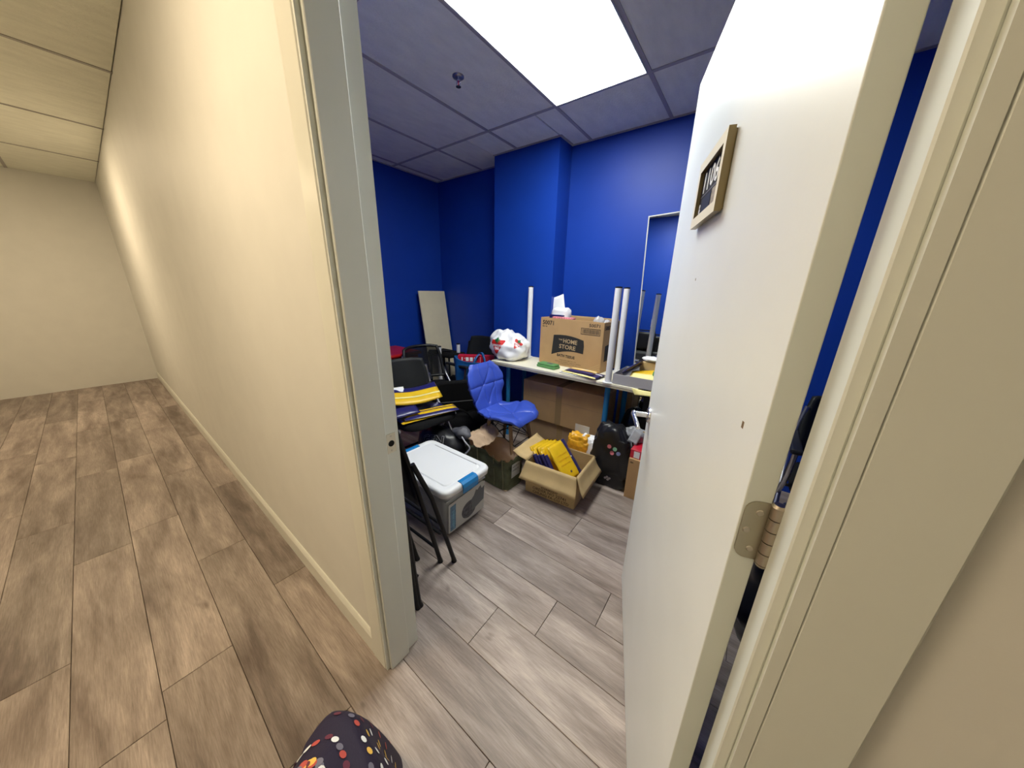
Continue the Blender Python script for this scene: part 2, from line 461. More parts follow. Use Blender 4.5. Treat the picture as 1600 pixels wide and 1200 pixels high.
for y in gy[1:-1]:
    xs = gx
    for i in range(len(xs)-1): box(bm, xs[i]+w*(i > 0), xs[i+1]-w*(i < len(xs)-2), y-w, y+w, ZC, ZC+.006)
# wall angle all round
a = .022
box(bm, XL, XL+a, YF1, YB, ZC-.001, ZC+.004); box(bm, XR-a, XR, YF1, YB, ZC-.001, ZC+.004)
box(bm, XL+a, -2.21, YB-a, YB, ZC-.001, ZC+.004); box(bm, -1.512, XR-a, YB-a, YB, ZC-.001, ZC+.004)
box(bm, -2.21, -1.512, 2.605-a, 2.605, ZC-.001, ZC+.004)
box(bm, -1.512, -1.512+a, 2.605-a, YB-a, ZC-.001, ZC+.004); box(bm, XL+a, XR-a, YF1, YF1+a, ZC-.001, ZC+.004)
obj('ceiling_grid', bm, 'grid', ceiling)
# corridor ceiling tiles
hall_lamps = [(-5.2, -.84), (-1.54, -.84)]
x = HX0
while x < HX1-.01:
    x1 = min(x+1.22, HX1)
    for y0, y1 in ((HY0, -.84), (-.84, -.23), (-.23, YF0)):
        if y0 == -.84 and any(abs(x+.61-(lx+.305)) < .62 for lx, _ in hall_lamps):
            lx = [l for l, _ in hall_lamps if abs(x+.61-(l+.305)) < .62][0]
            if lx-x > .05: tile(x, lx, y0, y1)
            if x1-lx-.61 > .05: tile(lx+.61, x1, y0, y1)
        else: tile(x, x1, y0, y1)
    x = x1
bm = B()
for y in (-.84, -.23): box(bm, HX0, HX1, y-w, y+w, ZC-.001, ZC+.003)
for k in range(1, 8): box(bm, HX0+1.22*k-w, HX0+1.22*k+w, HY0, YF0, ZC, ZC+.003)
obj('ceiling_grid', bm, 'grid', ceiling)

# lights
def panel_light(name, label, x0, x1, y0, y1, m):
    t = thing(name, label, 'ceiling light', ((x0+x1)/2, (y0+y1)/2, ZC))
    b_ = B(); f = .016
    for q in ((x0+.008, x1-.008, y0+.008, y0+f), (x0+.008, x1-.008, y1-f, y1-.008), (x0+.008, x0+f, y0+f, y1-f), (x1-f, x1-.008, y0+f, y1-f)):
        box(b_, *q, ZC-.004, ZC+.03)
    obj('frame', b_, 'lamp_frame', t, True)
    b_ = B(); box(b_, x0+f, x1-f, y0+f, y1-f, ZC+.001, ZC+.008)
    obj('diffuser', b_, m, t, True); return t
panel_light('ceiling_light', 'large bright white rectangular light panel in the ceiling of the blue room', LX0, LX1, LY0, LY1, 'panel')
for i, (lx, ly) in enumerate(hall_lamps):
    panel_light('ceiling_light', ['warm white square light panel in the corridor ceiling, far left end',
                'warm white square light panel in the corridor ceiling left of the doorway',
                'warm white square light panel in the corridor ceiling right of the doorway'][i], lx, lx+.61, ly, ly+.61, 'hall_panel')
# sprinkler
t = thing('sprinkler_head', 'small chrome sprinkler head with dark collar in the ceiling tile left of the light', 'sprinkler', (-1.648, 1.609, ZC))
b_ = B(); sweep(b_, [(0, 0, .004), (0, 0, -.003), (0, 0, -.006)], [.034, .034, .020], 24); obj('escutcheon', b_, 'knuckle', t)
b_ = B(); sweep(b_, [(0, 0, -.006), (0, 0, -.022)], .010, 12)
for s in (-1, 1): sweep(b_, curve_pts([(s*.008, 0, -.02), (s*.016, 0, -.032), (0, 0, -.047)], 4), .0025, 8)
obj('yoke', b_, 'chrome', t)
b_ = B(); sweep(b_, [(0, 0, -.047), (0, 0, -.049)], .015, 16); obj('deflector', b_, 'black', t)
b_ = B(); sweep(b_, [(0, 0, -.022), (0, 0, -.045)], .0028, 8); obj('bulb', b_, 'red', t)

# baseboards in the corridor
def baseboard(name, x0, x1):
    b_ = B()
    prof = [(YF0, 0), (YF0-.013, 0), (YF0-.013, .082), (YF0-.008, .096), (YF0-.004, .102), (YF0, .102)]
    A = [b_.verts.new((x0, y, z)) for y, z in prof]; D = [b_.verts.new((x1, y, z)) for y, z in prof]
    n = len(prof)
    for i in range(n): b_.faces.new((A[i], A[(i+1) % n], D[(i+1) % n], D[i]))
    b_.faces.new(A); b_.faces.new(list(reversed(D)))
    return tag(obj(name, b_, 'base_cream'), kind='structure')
baseboard('baseboard_left', HX0, -.934); baseboard('baseboard_right', .18, HX1)
# door frame: jambs, stops, casings
b_ = B(); JZ = 2.05
box(b_, OX0-.012, OX0, .377, .515, 0, JZ+.012); box(b_, OX1, OX1+.012, .377, .515, 0, JZ+.012)
box(b_, OX0, OX1, .377, .515, JZ, JZ+.012)
frame = tag(obj('door_frame_trim', b_, 'trim'), kind='structure')
frame.name = 'trim_1'
for x0, x1 in ((OX0, OX0+.013), (OX1-.013, OX1)):
    b_ = B(); rbox(b_, x0, x1, .389, .466, 0, JZ-.013, .002, 1); obj('door_stop', b_, 'trim', frame)
b_ = B(); rbox(b_, OX0, OX1, .389, .466, JZ-.013, JZ, .002, 1); obj('door_stop', b_, 'trim', frame)
def casing(name, x0, x1, z0, z1, y0, y1, m, step):
    b_ = B(); rbox(b_, x0, x1, y0, y1, z0, z1, .002, 1)
    if step: rbox(b_, *step, .0015, 1)
    return obj(name, b_, m, frame)
casing('casing', -.934, -.853, 0, 2.14, .3745, .389, 'base_cream', None)
casing('casing', .1045, .176, 0, 2.14, .3775, .389, 'trim', None)
casing('casing', -.853, .1045, 2.058, 2.14, .3745, .389, 'base_cream', None)
casing('casing', -.925, -.850, 0, 2.14, .506, .519, 'trim', None)
casing('casing', .097, .172, 0, 2.14, .506, .519, 'trim', None)
# strike plate
b_ = B(); box(b_, OX0, OX0+.0016, .472, .503, .885, .952)
sp = obj('strike_plate', b_, 'nickel_light', frame)
b_ = B(); prof_cyl(b_, (OX0+.001, .487, .918), (OX0+.0022, .487, .918), .0105, 16); obj('latch_hole', b_, 'dark_hole', sp)
for z in (.893, .944):
    b_ = B(); prof_cyl(b_, (OX0+.001, .487, z), (OX0+.0024, .487, z), .0035, 10); obj('screw', b_, 'screw', sp)

# ---------------------------------------------------------------- door
DW = .92; DT = .031; DH = 2.035
ddir = Vector((.337, -.9415, 0)).normalized()          # free edge -> hinge
H1 = Vector((.039, .462, 0)); F1 = H1 - ddir*DW
nrm = Vector((-ddir.y, ddir.x, 0)); nrm = -nrm if nrm.x > 0 else nrm   # towards the viewer's side
door = thing('door_1', None, None, F1); tag(door, kind='structure')
DM = Matrix((ddir, nrm, Vector((0, 0, 1)))).transposed().to_4x4()  # local: x along door, y out of the visible face, z up
bm = B(); box(bm, 0, DW, -DT, 0, .008, DH, mtx=DM)
bmesh.ops.recalc_face_normals(bm, faces=bm.faces)
for f in bm.faces:
    if abs(f.normal.dot(ddir)) > .9: f.material_index = 1
obj('door_slab', bm, ['door', 'door_edge'], door, bev=.0015, seg=2)
def dv(x, y, z): return DM @ Vector((x, y, z))
# lever set
for side in (1, -1):
    y0 = 0 if side == 1 else -DT
    rose = B(); sweep(rose, [dv(.066, y0, .925), dv(.066, y0+side*.007, .925), dv(.066, y0+side*.011, .925)], [.031, .031, .026], 28)
    ro = obj('door_handle', rose, 'chrome', door)
    b_ = B(); sweep(b_, [dv(.066, y0+side*.008, .925), dv(.066, y0+side*.062, .925)], .0105, 16)
    sweep(b_, curve_pts([dv(.058, y0+side*.060, .926), dv(.085, y0+side*.062, .925), (dv(.13, y0+side*.058, .922)),
                         dv(.172, y0+side*.054, .917), dv(.188, y0+side*.052, .914)], 5), [.0105]*5+[.0085]*10+[.0075]*6, 14)
    obj('lever', b_, 'chrome', ro)
# latch on the free edge
b_ = B(); box(b_, -.0012, 0, -DT+.006, -.006, .895, .955, mtx=DM); obj('latch_plate', b_, 'chrome', door)
# hinges
def hinge(z0, z1):
    zc = (z0+z1)/2
    pts = []
    # leaf outline on the hinge edge: y from -DT (knuckle side) to near the visible face
    ya, yb, r = -DT+.001, -.0030, .014
    poly = [(ya, z0), (yb-r, z0)] + [(yb-r+r*math.sin(t), z0+r-r*math.cos(t)) for t in [PI/2*k/5 for k in range(1, 6)]] + \
           [(yb-r+r*math.cos(t), z1-r+r*math.sin(t)) for t in [PI/2*k/5 for k in range(0, 6)]] + [(ya, z1)]
    b_ = B(); A = [b_.verts.new(dv(DW+.0001, y, z)) for y, z in poly]; D = [b_.verts.new(dv(DW+.0022, y, z)) for y, z in poly]
    n = len(poly); b_.faces.new(A); b_.faces.new(list(reversed(D)))
    for i in range(n): b_.faces.new((A[i], A[(i+1) % n], D[(i+1) % n], D[i]))
    lf = obj('hinge', b_, 'nickel', door)
    for y, z in ((-.020, z1-.016), (-.0105, zc), (-.020, z0+.016)):
        b_ = B(); c = dv(DW+.002, y, z)
        sweep(b_, [c, c+ddir*.0012], [.0048, .0036], 14); obj('screw', b_, 'screw', lf)
    pv = (DW+.0065, -DT-.0045)
    for k in range(5):
        a = z0+(z1-z0)*k/5+.0006; c = z0+(z1-z0)*(k+1)/5-.0006
        b_ = B(); sweep(b_, [dv(pv[0], pv[1], a), dv(pv[0], pv[1], c)], .0072, 16); obj('knuckle', b_, 'knuckle', lf)
    b_ = B(); sweep(b_, [dv(pv[0], pv[1], z1), dv(pv[0], pv[1], z1+.004)], [.0082, .0060], 14)
    sweep(b_, [dv(pv[0], pv[1], z0-.004), dv(pv[0], pv[1], z0)], [.0060, .0082], 14); obj('pin', b_, 'knuckle', lf)
hinge(1.055, 1.144); hinge(1.72, 1.81); hinge(.18, .27)
# scuffs on the door
for (x, z, w_, h_) in ((.42, 1.43, .004, .006), (.86, 1.22, .006, .010)):
    b_ = B(); box(b_, x, x+w_, 0, .0003, z, z+h_, mtx=DM); obj('scuff', b_, 'ink_faint', door)
# room sign on the door
SX0, SX1, SZ0, SZ1 = .338, .548, 1.560, 1.706
b_ = B(); f = .022
box(b_, SX0+.004, SX1-.004, .0005, .006, SZ0+.004, SZ1-.004, mtx=DM)
sign = obj('room_sign', b_, 'sign_side', door)
b_ = B()
for q in ((SX0, SX1, SZ0, SZ0+f), (SX0, SX1, SZ1-f, SZ1), (SX0, SX0+f*.8, SZ0+f, SZ1-f), (SX1-f*.8, SX1, SZ0+f, SZ1-f)):
    box(b_, q[0], q[1], .004, .017, q[2], q[3], mtx=DM)
bmesh.ops.recalc_face_normals(b_, faces=b_.faces)
for fc in b_.faces:
    if fc.normal.dot(nrm) < .5: fc.material_index = 1
obj('sign_frame', b_, ['sign_frame', 'sign_side'], sign)
b_ = B(); box(b_, SX0+f*.8, SX1-f*.8, .006, .0085, SZ0+f, SZ1-f, mtx=DM); obj('sign_panel', b_, 'sign_black', sign)
tb = basis(F1*0 + dv(SX0+.024, .009, SZ1-.072), ddir, (0, 0, 1))
obj('room_number', text_bm('1106', .062, basis(dv(SX0+.026, .0088, SZ1-f-.050), ddir, (0, 0, 1)), .0006, .0005, sx=1.05), 'white_ink', sign)
b_ = B(); box(b_, SX0+.024, SX1-.024, .0084, .009, SZ0+.066, SZ0+.068, mtx=DM); obj('sign_line', b_, 'dot_g', sign)
b_ = B(); box(b_, SX0+.045, SX0+.118, .0084, .009, SZ0+.028, SZ0+.060, mtx=DM); obj('sign_picture', b_, 'sign_navy', sign)
b_ = B(); box(b_, SX0+.128, SX0+.172, .0084, .0092, SZ0+.027, SZ0+.062, mtx=DM); obj('sign_picture', b_, 'sign_tan', sign)
b_ = B()
for zc, rr in ((SZ0+.047, .0045), (SZ0+.036, .006)): sweep(b_, [dv(SX0+.030, .0084, zc), dv(SX0+.030, .0094, zc)], rr, 14)
obj('sign_symbol', b_, 'white_ink', sign)
# light switch by the doorway (seen in the mirror)
t = thing('light_switch', 'white rocker light switch on the blue wall beside the doorway', 'switch', (-1.15, YF1, 1.13))
b_ = B(); rbox(b_, -.036, .036, 0, .006, -.058, .058, .002, 1); obj('plate', b_, 'white_plastic', t)
b_ = B(); rbox(b_, -.017, .017, .006, .010, -.034, .034, .001, 1); obj('rocker', b_, 'white_plastic', t)
# ================================================================ FURNITURE
# ---- work table with blue legs
TX0, TX1, TY0, TY1 = -1.885, -.52, 2.185, 2.598
t = thing('work_table', 'cream laminate table on sky blue legs along the blue wall', 'table', (-1.2, 2.4, 0))
b_ = B(); rbox(b_, TX0, TX1, TY0, TY1, .7165, .7345, .0012, 1)
bmesh.ops.recalc_face_normals(b_, faces=b_.faces)
for f in b_.faces: f.material_index = 0 if abs(f.normal.z) > .5 else 1
obj('tabletop', b_, ['table_top', 'edge_band'], t, True)
for x, y in ((-1.745, 2.272), (-.775, 2.272), (-.722, 2.55), (-1.745, 2.54)):
    b_ = B(); sweep(b_, [(x, y, .0), (x, y, .012)], .023, 16)
    sweep(b_, [(x, y, .012), (x, y, .705)], .0205, 16)
    sweep(b_, [(x, y, .705), (x, y, .7165)], .040, 16)
    obj('leg', b_, 'blue_leg', t, True)
# ---- upside-down table with white legs
t = thing('upturned_table', 'upside-down cream table top with tall white legs pointing up, lying on the blue-legged table', 'table', (-1.2, 2.4, .735))
b_ = B(); rbox(b_, TX0, TX1-.012, TY0-.002, TY1, .7348, .752, .0012, 1)
bmesh.ops.recalc_face_normals(b_, faces=b_.faces)
for f in b_.faces: f.material_index = 0 if abs(f.normal.z) > .5 else 1
obj('tabletop', b_, ['table_top', 'table_top'], t, True)
for x, y in ((-.757, 2.205), (-.815, 2.565), (-1.715, 2.56)):
    b_ = B(); sweep(b_, [(x, y, .752), (x, y, 1.422)], .0235, 20)
    lg = obj('leg', b_, 'white_leg', t, True)
    b_ = B(); sweep(b_, [(x, y, 1.422), (x, y, 1.431)], .0238, 20); sweep(b_, [(x, y, 1.431), (x, y, 1.433)], .012, 12)
    bmesh.ops.translate(b_, vec=-Vector((-1.2, 2.4, .735)), verts=b_.verts); obj('foot_cap', b_, 'black', lg)
    b_ = B(); sweep(b_, [(x, y, .752), (x, y, .756)], .042, 20)
    bmesh.ops.translate(b_, vec=-Vector((-1.2, 2.4, .735)), verts=b_.verts); obj('mounting_plate', b_, 'white_leg', lg)

def sub(bm, root):
    bmesh.ops.translate(bm, vec=-wloc(root), verts=bm.verts); return bm

# ---- tissue carton
def hollow(bm, w, d, h, t=.004, mtx=None):
    for q in ((-w/2, w/2, -d/2, -d/2+t, 0, h), (-w/2, w/2, d/2-t, d/2, 0, h), (-w/2, -w/2+t, -d/2+t, d/2-t, 0, h),
              (w/2-t, w/2, -d/2+t, d/2-t, 0, h), (-w/2+t, w/2-t, -d/2+t, d/2-t, 0, t)):
        box(bm, *q, mtx=mtx)
fl = Vector((-1.520, 2.452, .752)); fr = Vector((-.902, 2.400, .752))
xd = (fr-fl).normalized(); yd = Vector((-xd.y, xd.x, 0)); W_ = (fr-fl).length; D_ = .285; H_ = .412
ctr = (fl+fr)/2 + yd*D_/2; rz = math.atan2(xd.y, xd.x)
t = thing('tissue_carton', 'large open brown cardboard carton with a dark HOME STORE logo standing on the table', 'box', ctr, rz)
b_ = B(); hollow(b_, W_, D_, H_); obj('carton_body', b_, 'kraft', t, bev=.0015, seg=1)
fm = basis((-W_/2, -D_/2-.0006, 0), (1, 0, 0), (0, 0, 1))
def ft(s, size, x, z, m='ink', bold=.0, align='LEFT', sx=1.0, name='printed_text', off=0, rot=0.0):
    mm = fm @ Matrix.Translation((x, z, off)) @ Matrix.Rotation(rot, 4, 'Z')
    obj(name, text_bm(s, size, mm, .0003, bold, align, sx), m, t)
ft('50071', .052, .022, .352, bold=.0012); ft('SKU 96', .017, .022, .330, bold=.0003)
ft('50071', .036, .592, .368, bold=.0006, align='RIGHT', sx=1.15)
b_ = B(); x0, x1, z0, z1 = .418, .592, .302, .355; w = .004
for q in ((x0, x1, z0, z0+w), (x0, x1, z1-w, z1), (x0, x0+w, z0, z1), (x1-w, x1, z0, z1)): box(b_, q[0], q[1], q[2], q[3], 0, .0004)
random.seed(2); x = x0+.014
while x < x1-.014:
    w = random.choice((.0015, .0022, .0035)); box(b_, x, x+w, z0+.010, z1-.009, 0, .0004); x += w+random.choice((.0018, .003))
bmesh.ops.transform(b_, matrix=fm, verts=b_.verts); obj('barcode', b_, 'ink', t)
# banner: curved top, sweeping tail at lower left
b_ = B(); N = 14
topp = [(.150+.30*i/N, .268+.016*math.sin(PI*i/N)-.018*(i/N)) for i in range(N+1)]
botp = [(.455-.32*i/N, .136-.045*(i/N)**2.2+.012*math.sin(PI*i/N)) for i in range(N+1)]
poly = topp+[(.458, .20)]+botp
prism(b_, poly, 0, .0004); bmesh.ops.transform(b_, matrix=fm, verts=b_.verts); ban = obj('logo_banner', b_, 'ink', t)
ft('THE', .018, .205, .228, 'kraft_print', .0002, sx=1.2, name='logo_text', off=.0006)
ft('HOME', .050, .250, .211, 'kraft_print', .0010, sx=1.0, name='logo_text', off=.0006, rot=-.03)
ft('STORE', .050, .212, .160, 'kraft_print', .0010, sx=1.12, name='logo_text', off=.0006, rot=-.03)
ft('BATH TISSUE', .033, .195, .084, 'ink', .0010, sx=.95, rot=-.02)
for i, s in enumerate(('MADE WITH CARE FOR YOU', 'FABRIQUE AU CANADA - MADE IN CANADA', 'IMPORTED BY HOME STORE CO.')):
    ft(s, .013, .31, .050-.016*i, 'ink_faint', 0, 'CENTER')
sm = basis((W_/2+.0006, -D_/2, 0), (0, 1, 0), (0, 0, 1))
obj('printed_text', text_bm('50071', .045, sm @ Matrix.Translation((.02, .35, 0)), .0003, .001), 'ink', t)
b_ = B(); prism(b_, [(.05, .09), (.20, .10), (.20, .21), (.12, .23), (.05, .22)], 0, .0004); bmesh.ops.transform(b_, matrix=sm, verts=b_.verts); obj('logo_banner', b_, 'ink', t)
# corner crease lines at the lower right of the front
b_ = B()
for k in range(3):
    a = Vector((.50+.03*k, .012, 0)); c = Vector((.612, .075-.02*k, 0)); d_ = (c-a).normalized(); n_ = Vector((-d_.y, d_.x, 0))*.0012
    vs = [b_.verts.new(p) for p in (a-n_, c-n_, c+n_, a+n_)]; b_.faces.new(vs)
bmesh.ops.transform(b_, matrix=fm, verts=b_.verts); obj('crease', b_, 'kraft_light', t)
# upright flaps at the back
b_ = B(); box(b_, -W_/2+.01, W_/2-.01, D_/2-.004, D_/2-.001, H_, H_+.012); obj('flap', b_, 'kraft_light', t)
CT = t
def inbox(x, y, z): return ctr + xd*x + yd*y + Vector((0, 0, z))
# things in the carton
def sheet(name, label, cat, pts, m, th=.0012, nu=8, nv=8, bend=.01, group=None):
    p = [Vector(q) for q in pts]; c = sum(p, Vector())/4
    t = thing(name, label, cat, c, group=group)
    n = (p[1]-p[0]).cross(p[3]-p[0]).normalized()
    b_ = B(); grid_surf(b_, lambda u, v: p[0]*(1-u)*(1-v)+p[1]*u*(1-v)+p[2]*u*v+p[3]*(1-u)*v + n*bend*math.sin(PI*u)*math.cos(1.3*v), nu, nv, th)
    obj('sheet', b_, m, t, True); return t
sheet('paper_sheet', 'stiff white paper sheet standing tilted at the left of the open carton', 'paper',
      [inbox(-.30, .05, .385), inbox(-.17, .06, .385), inbox(-.225, .07, .615), inbox(-.425, .055, .545)], 'paper_white')
t = thing('film_wrapped_pack', 'crumpled white film-wrapped pack with a navy band poking out of the carton', 'package', inbox(-.13, 0, .32))
b_ = B(); blob(b_, inbox(-.180, -.01, .418), (.080, .055, .078), .016, 18, 3, 36, 22, pw=3.5, fold=.006, nf=13); obj('film', b_, 'poly_white', t, True)
b_ = B(); rbox(b_, -.07, .07, -.03, .03, -.02, .02, .004, 1, mtx=Matrix.Translation(inbox(-.19, -.058, .418))@Matrix.Rotation(rz, 4, 'Z')); obj('band', b_, 'navy', t, True)
t = thing('pink_pack', 'flat pink and white printed pack lying across the front edge of the open carton', 'package', inbox(-.10, -.08, .38))
b_ = B(); rbox(b_, -.105, .105, -.028, .028, -.02, .02, .008, 2, mtx=Matrix.Translation(inbox(-.10, -.092, .404))@Matrix.Rotation(rz, 4, 'Z')); obj('wrapper', b_, 'pink', t, True)
t = thing('bubble_wrap', 'scrap of clear bubble wrap at the right corner of the open carton', 'packaging', inbox(.25, 0, .38))
b_ = B(); blob(b_, inbox(.215, -.06, .405), (.045, .04, .045), .012, 25, 5, 24, 14); blob(b_, inbox(.262, .0, .395), (.03, .06, .03), .012, 25, 7, 24, 14); obj('film', b_, 'bubble', t, True)

# ---- white shopping bag
bc = Vector((-1.805, 2.372, .872))
t = thing('plastic_shopping_bag', 'knotted white plastic shopping bag with red triangle logos on the left end of the table', 'bag', (bc.x, bc.y, .752))
b_ = B(); blob(b_, bc, (.208, .145, .134), .042, 7, 11, 96, 60, zmin=.7525, pw=2.5, fold=.011, nf=11)
for v in b_.verts:      # shoulder higher at the left, gathers towards the knot
    k = max(0, (v.co.z-.86)/.13)
    v.co.z += .030*k*max(0, min(1, (-(v.co.x-bc.x)+.02)/.12)) - .022*k*max(0, (v.co.x-bc.x-.05)/.12)
    r_ = math.hypot(v.co.x-(-1.80), v.co.y-2.33)
    v.co.z += .022*math.exp(-(r_/.03)**2)*k - .016*math.exp(-((r_-.06)/.025)**2)*k
bvh = BVHTree.FromBMesh(b_)
obj('film', b_, 'poly_white', t, True)
b_ = B(); blob(b_, (-1.80, 2.325, .985), (.022, .018, .014), .008, 40, 2, 20, 12); blob(b_, (-1.77, 2.32, .975), (.03, .012, .012), .008, 40, 4, 20, 12); obj('knot', b_, 'poly_white', t, True)
vd = (bc-Vector((0, 0, 1.4))).normalized()
def bagprint(cx, cz, s, rot, cy=2.2, txt=True):
    o = Vector((cx, cy, cz)); xx = Vector((math.cos(rot), .15, math.sin(rot))); base_m = basis(o, xx, (0, 0, 1))
    dirn = Vector((-.35, 1, -.12))
    def put(bm, name, m, off):
        bmesh.ops.transform(bm, matrix=base_m, verts=bm.verts); drape(bm, bvh, dirn, off)
        if len(bm.faces): obj(name, bm, m, t, True)
    # rounded inverted triangle
    b_ = B(); pts = []
    for a0, (px, py) in ((PI*1.5-1.05, (0, -.55)), (-.55, (.62, .42)), (PI/2+.0, (-.62, .42))):
        for k in range(7):
            a = a0+2.1*k/6; pts.append((s*(px+.13*math.cos(a)), s*(py+.13*math.sin(a))))
    cvt = b_.verts.new((0, 0, 0)); ring = [b_.verts.new((x, y, 0)) for x, y in pts]
    for i in range(len(ring)): b_.faces.new((cvt, ring[i], ring[(i+1) % len(ring)]))
    bmesh.ops.subdivide_edges(b_, edges=list(b_.edges), cuts=5, use_grid_fill=True)
    bmesh.ops.triangulate(b_, faces=b_.faces)
    bmesh.ops.subdivide_edges(b_, edges=list(b_.edges), cuts=1)
    put(b_, 'logo_triangle', 'logo_red', .0035)
    b_ = B(); leaf = [(0, .95), (.10, .74), (.2, .80), (.17, .58), (.36, .66), (.32, .50), (.42, .44), (.2, .28), (.22, .20), (.04, .22), (.03, .10),
                      (-.03, .10), (-.04, .22), (-.22, .20), (-.2, .28), (-.42, .44), (-.32, .50), (-.36, .66), (-.17, .58), (-.2, .80), (-.10, .74)]
    cvt = b_.verts.new((0, .45*s, 0)); ring = [b_.verts.new((x*s*.75, y*s*.75+.14*s, 0)) for x, y in leaf]
    for i in range(len(ring)): b_.faces.new((cvt, ring[i], ring[(i+1) % len(ring)]))
    bmesh.ops.subdivide_edges(b_, edges=list(b_.edges), cuts=2); put(b_, 'logo_leaf', 'logo_green', .0055)
    for s_, yy, sc in (('CANADIAN', -.02, .26), ('TIRE', -.30, .30)):
        b_ = text_bm(s_, s*sc, Matrix.Translation((0, yy*s, 0)), 0, .001, 'CENTER'); bmesh.ops.triangulate(b_, faces=b_.faces); bmesh.ops.subdivide_edges(b_, edges=list(b_.edges), cuts=1); put(b_, 'logo_text', 'white_ink', .0058)
bagprint(-1.765, .915, .105, .02, 2.0); bagprint(-1.575, .945, .062, -.5, 2.05)

# ---- green moulded box
t = thing('green_case', 'small green foam case lying on the table in front of the carton', 'case', (-1.33, 2.30, .7525), -.12)
b_ = B(); rbox(b_, -.095, .095, -.045, .045, 0, .022, .006, 2); rbox(b_, -.092, .092, -.042, .042, .022, .038, .008, 2); obj('shell', b_, 'green', t)
b_ = B(); rbox(b_, -.012, .012, -.049, -.044, .010, .030, .002, 1); obj('clasp', b_, 'green', t)
b_ = B(); box(b_, -.01, .045, -.015, .02, .0375, .0388); obj('print', b_, 'label_dark', t)

# ---- padded mailers
def mailer(label, origin, xdir, ydir, w, d, th=.012, mats=('yellow', 'navy', 'paper_white'), group=None, flap=.22, seed=0, bend=.0, name='padded_mailer', band=True):
    o = Vector(origin); m = basis(o, xdir, ydir); t = thing(name, label, 'envelope', o, group=group)
    def top(u, v, z=0):
        e = max(0, 1-abs(2*u-1)**6)*max(0, 1-abs(2*v-1)**6)
        return m @ Vector(((u-.5)*w, (v-.5)*d, bend*(2*u-1)**2 + z*e + .003*noise.noise(Vector((u*4+seed, v*5, seed)))))
    b_ = B(); N = 12
    A = [[b_.verts.new(top(i/N, j/N, th*.5)) for j in range(N+1)] for i in range(N+1)]
    D = [[(A[i][j] if i in (0, N) or j in (0, N) else b_.verts.new(top(i/N, j/N, -th*.5))) for j in range(N+1)] for i in range(N+1)]
    for i in range(N):
        for j in range(N):
            f = b_.faces.new((A[i][j], A[i+1][j], A[i+1][j+1], A[i][j+1])); f.smooth = True
            q = (D[i][j], D[i][j+1], D[i+1][j+1], D[i+1][j])
            if len(set(q)) == 4:
                try: b_.faces.new(q).smooth = True
                except ValueError: pass
    obj('envelope', b_, mats[0], t, True)
    if band:
        for k, (v0, v1, mm) in enumerate(((0.0, flap, mats[1]), (.62, .70, mats[2]))):
            if mm is None: continue
            for s in (1, -1):
                b_ = B(); grid_surf(b_, lambda u, v: top(.005+.99*u, v0+(v1-v0)*(.01+.98*v), s*(th*.5+.0016)) + m.to_3x3() @ Vector((0, 0, s*.0008)), 10, 4, 0)
                obj('printed_band' if k else 'flap', b_, mm, t, True)
    return t
g = 'padded mailers stacked flat on the table'
mailer('bottom navy and white mailer of the flat stack in front of the carton', (-1.00, 2.262, .7585), (1, -.10, 0), (.12, 1, 0), .33, .15, .009, ('navy', 'paper_white', 'yellow'), g, .16, 1)
mailer('navy padded mailer in the middle of the flat stack in front of the carton', (-.985, 2.272, .7680), (1, -.16, 0), (.17, 1, 0), .31, .17, .008, ('navy', 'yellow_pale', 'paper_white'), g, .12, 2)
mailer('top navy and yellow mailer of the flat stack in front of the carton', (-1.01, 2.298, .7770), (1, -.05, 0), (.05, 1, 0), .24, .13, .008, ('yellow', 'navy', 'paper_white'), g, .42, 3)
# ---- grey tray with mailers, right end of the table
t = thing('grey_tray', 'shallow grey cardboard tray full of mailers at the right end of the table', 'tray', (-.50, 2.35, .753))
b_ = B()
x0, x1, y0, y1, h = -.722, -.30, 2.192, 2.50, .075
for q in ((x0, x1, y0, y0+.003, .753, .753+h), (x0, x1, y1-.003, y1, .753, .753+h), (x0, x0+.003, y0, y1, .753, .753+h), (x1-.003, x1, y0, y1, .753, .753+h), (x0, x1, y0, y1, .753, .756)):
    box(b_, *q)
obj('tray_body', b_, 'tray_grey', t, True, bev=.001, seg=1)
g = 'mailers piled in the grey tray'
mailer('navy wrapped mailer leaning against the left side of the grey tray', (-.635, 2.36, .85), (.35, .2, .30), (0, 1, -.25), .17, .15, .02, ('navy', 'navy', None), g, .2, 5)
mailer('yellow crumpled mailer lying in the grey tray beside the navy one', (-.53, 2.30, .825), (1, .1, .15), (0, 1, .2), .20, .17, .03, ('yellow', 'yellow_pale', None), g, .3, 6)
mailer('pale yellow mailer at the front of the grey tray', (-.51, 2.235, .832), (1, 0, .02), (0, 1, .25), .19, .07, .02, ('yellow_pale', 'yellow_pale', None), g, .3, 7)
t = thing('kraft_mailer', 'brown kraft mailer with a clear window standing in the grey tray', 'envelope', (-.50, 2.42, .76))
b_ = B(); rbox(b_, -.60, -.36, 2.405, 2.43, .757, .905, .008, 2); obj('envelope', b_, 'kraft_light', t, True)
t = thing('green_packet', 'dark green packet in the grey tray next to the door', 'package', (-.42, 2.30, .76))
b_ = B(); blob(b_, (-.415, 2.285, .84), (.05, .05, .05), .012, 16, 4, 24, 16, pw=3); obj('wrapper', b_, 'green', t, True)
t = thing('white_film_scrap', 'scrap of black and white film on top of the grey tray contents', 'packaging', (-.52, 2.43, .90))
b_ = B(); blob(b_, (-.525, 2.43, .925), (.07, .04, .018), .018, 22, 9, 28, 12); obj('film', b_, 'poly_white', t, True)

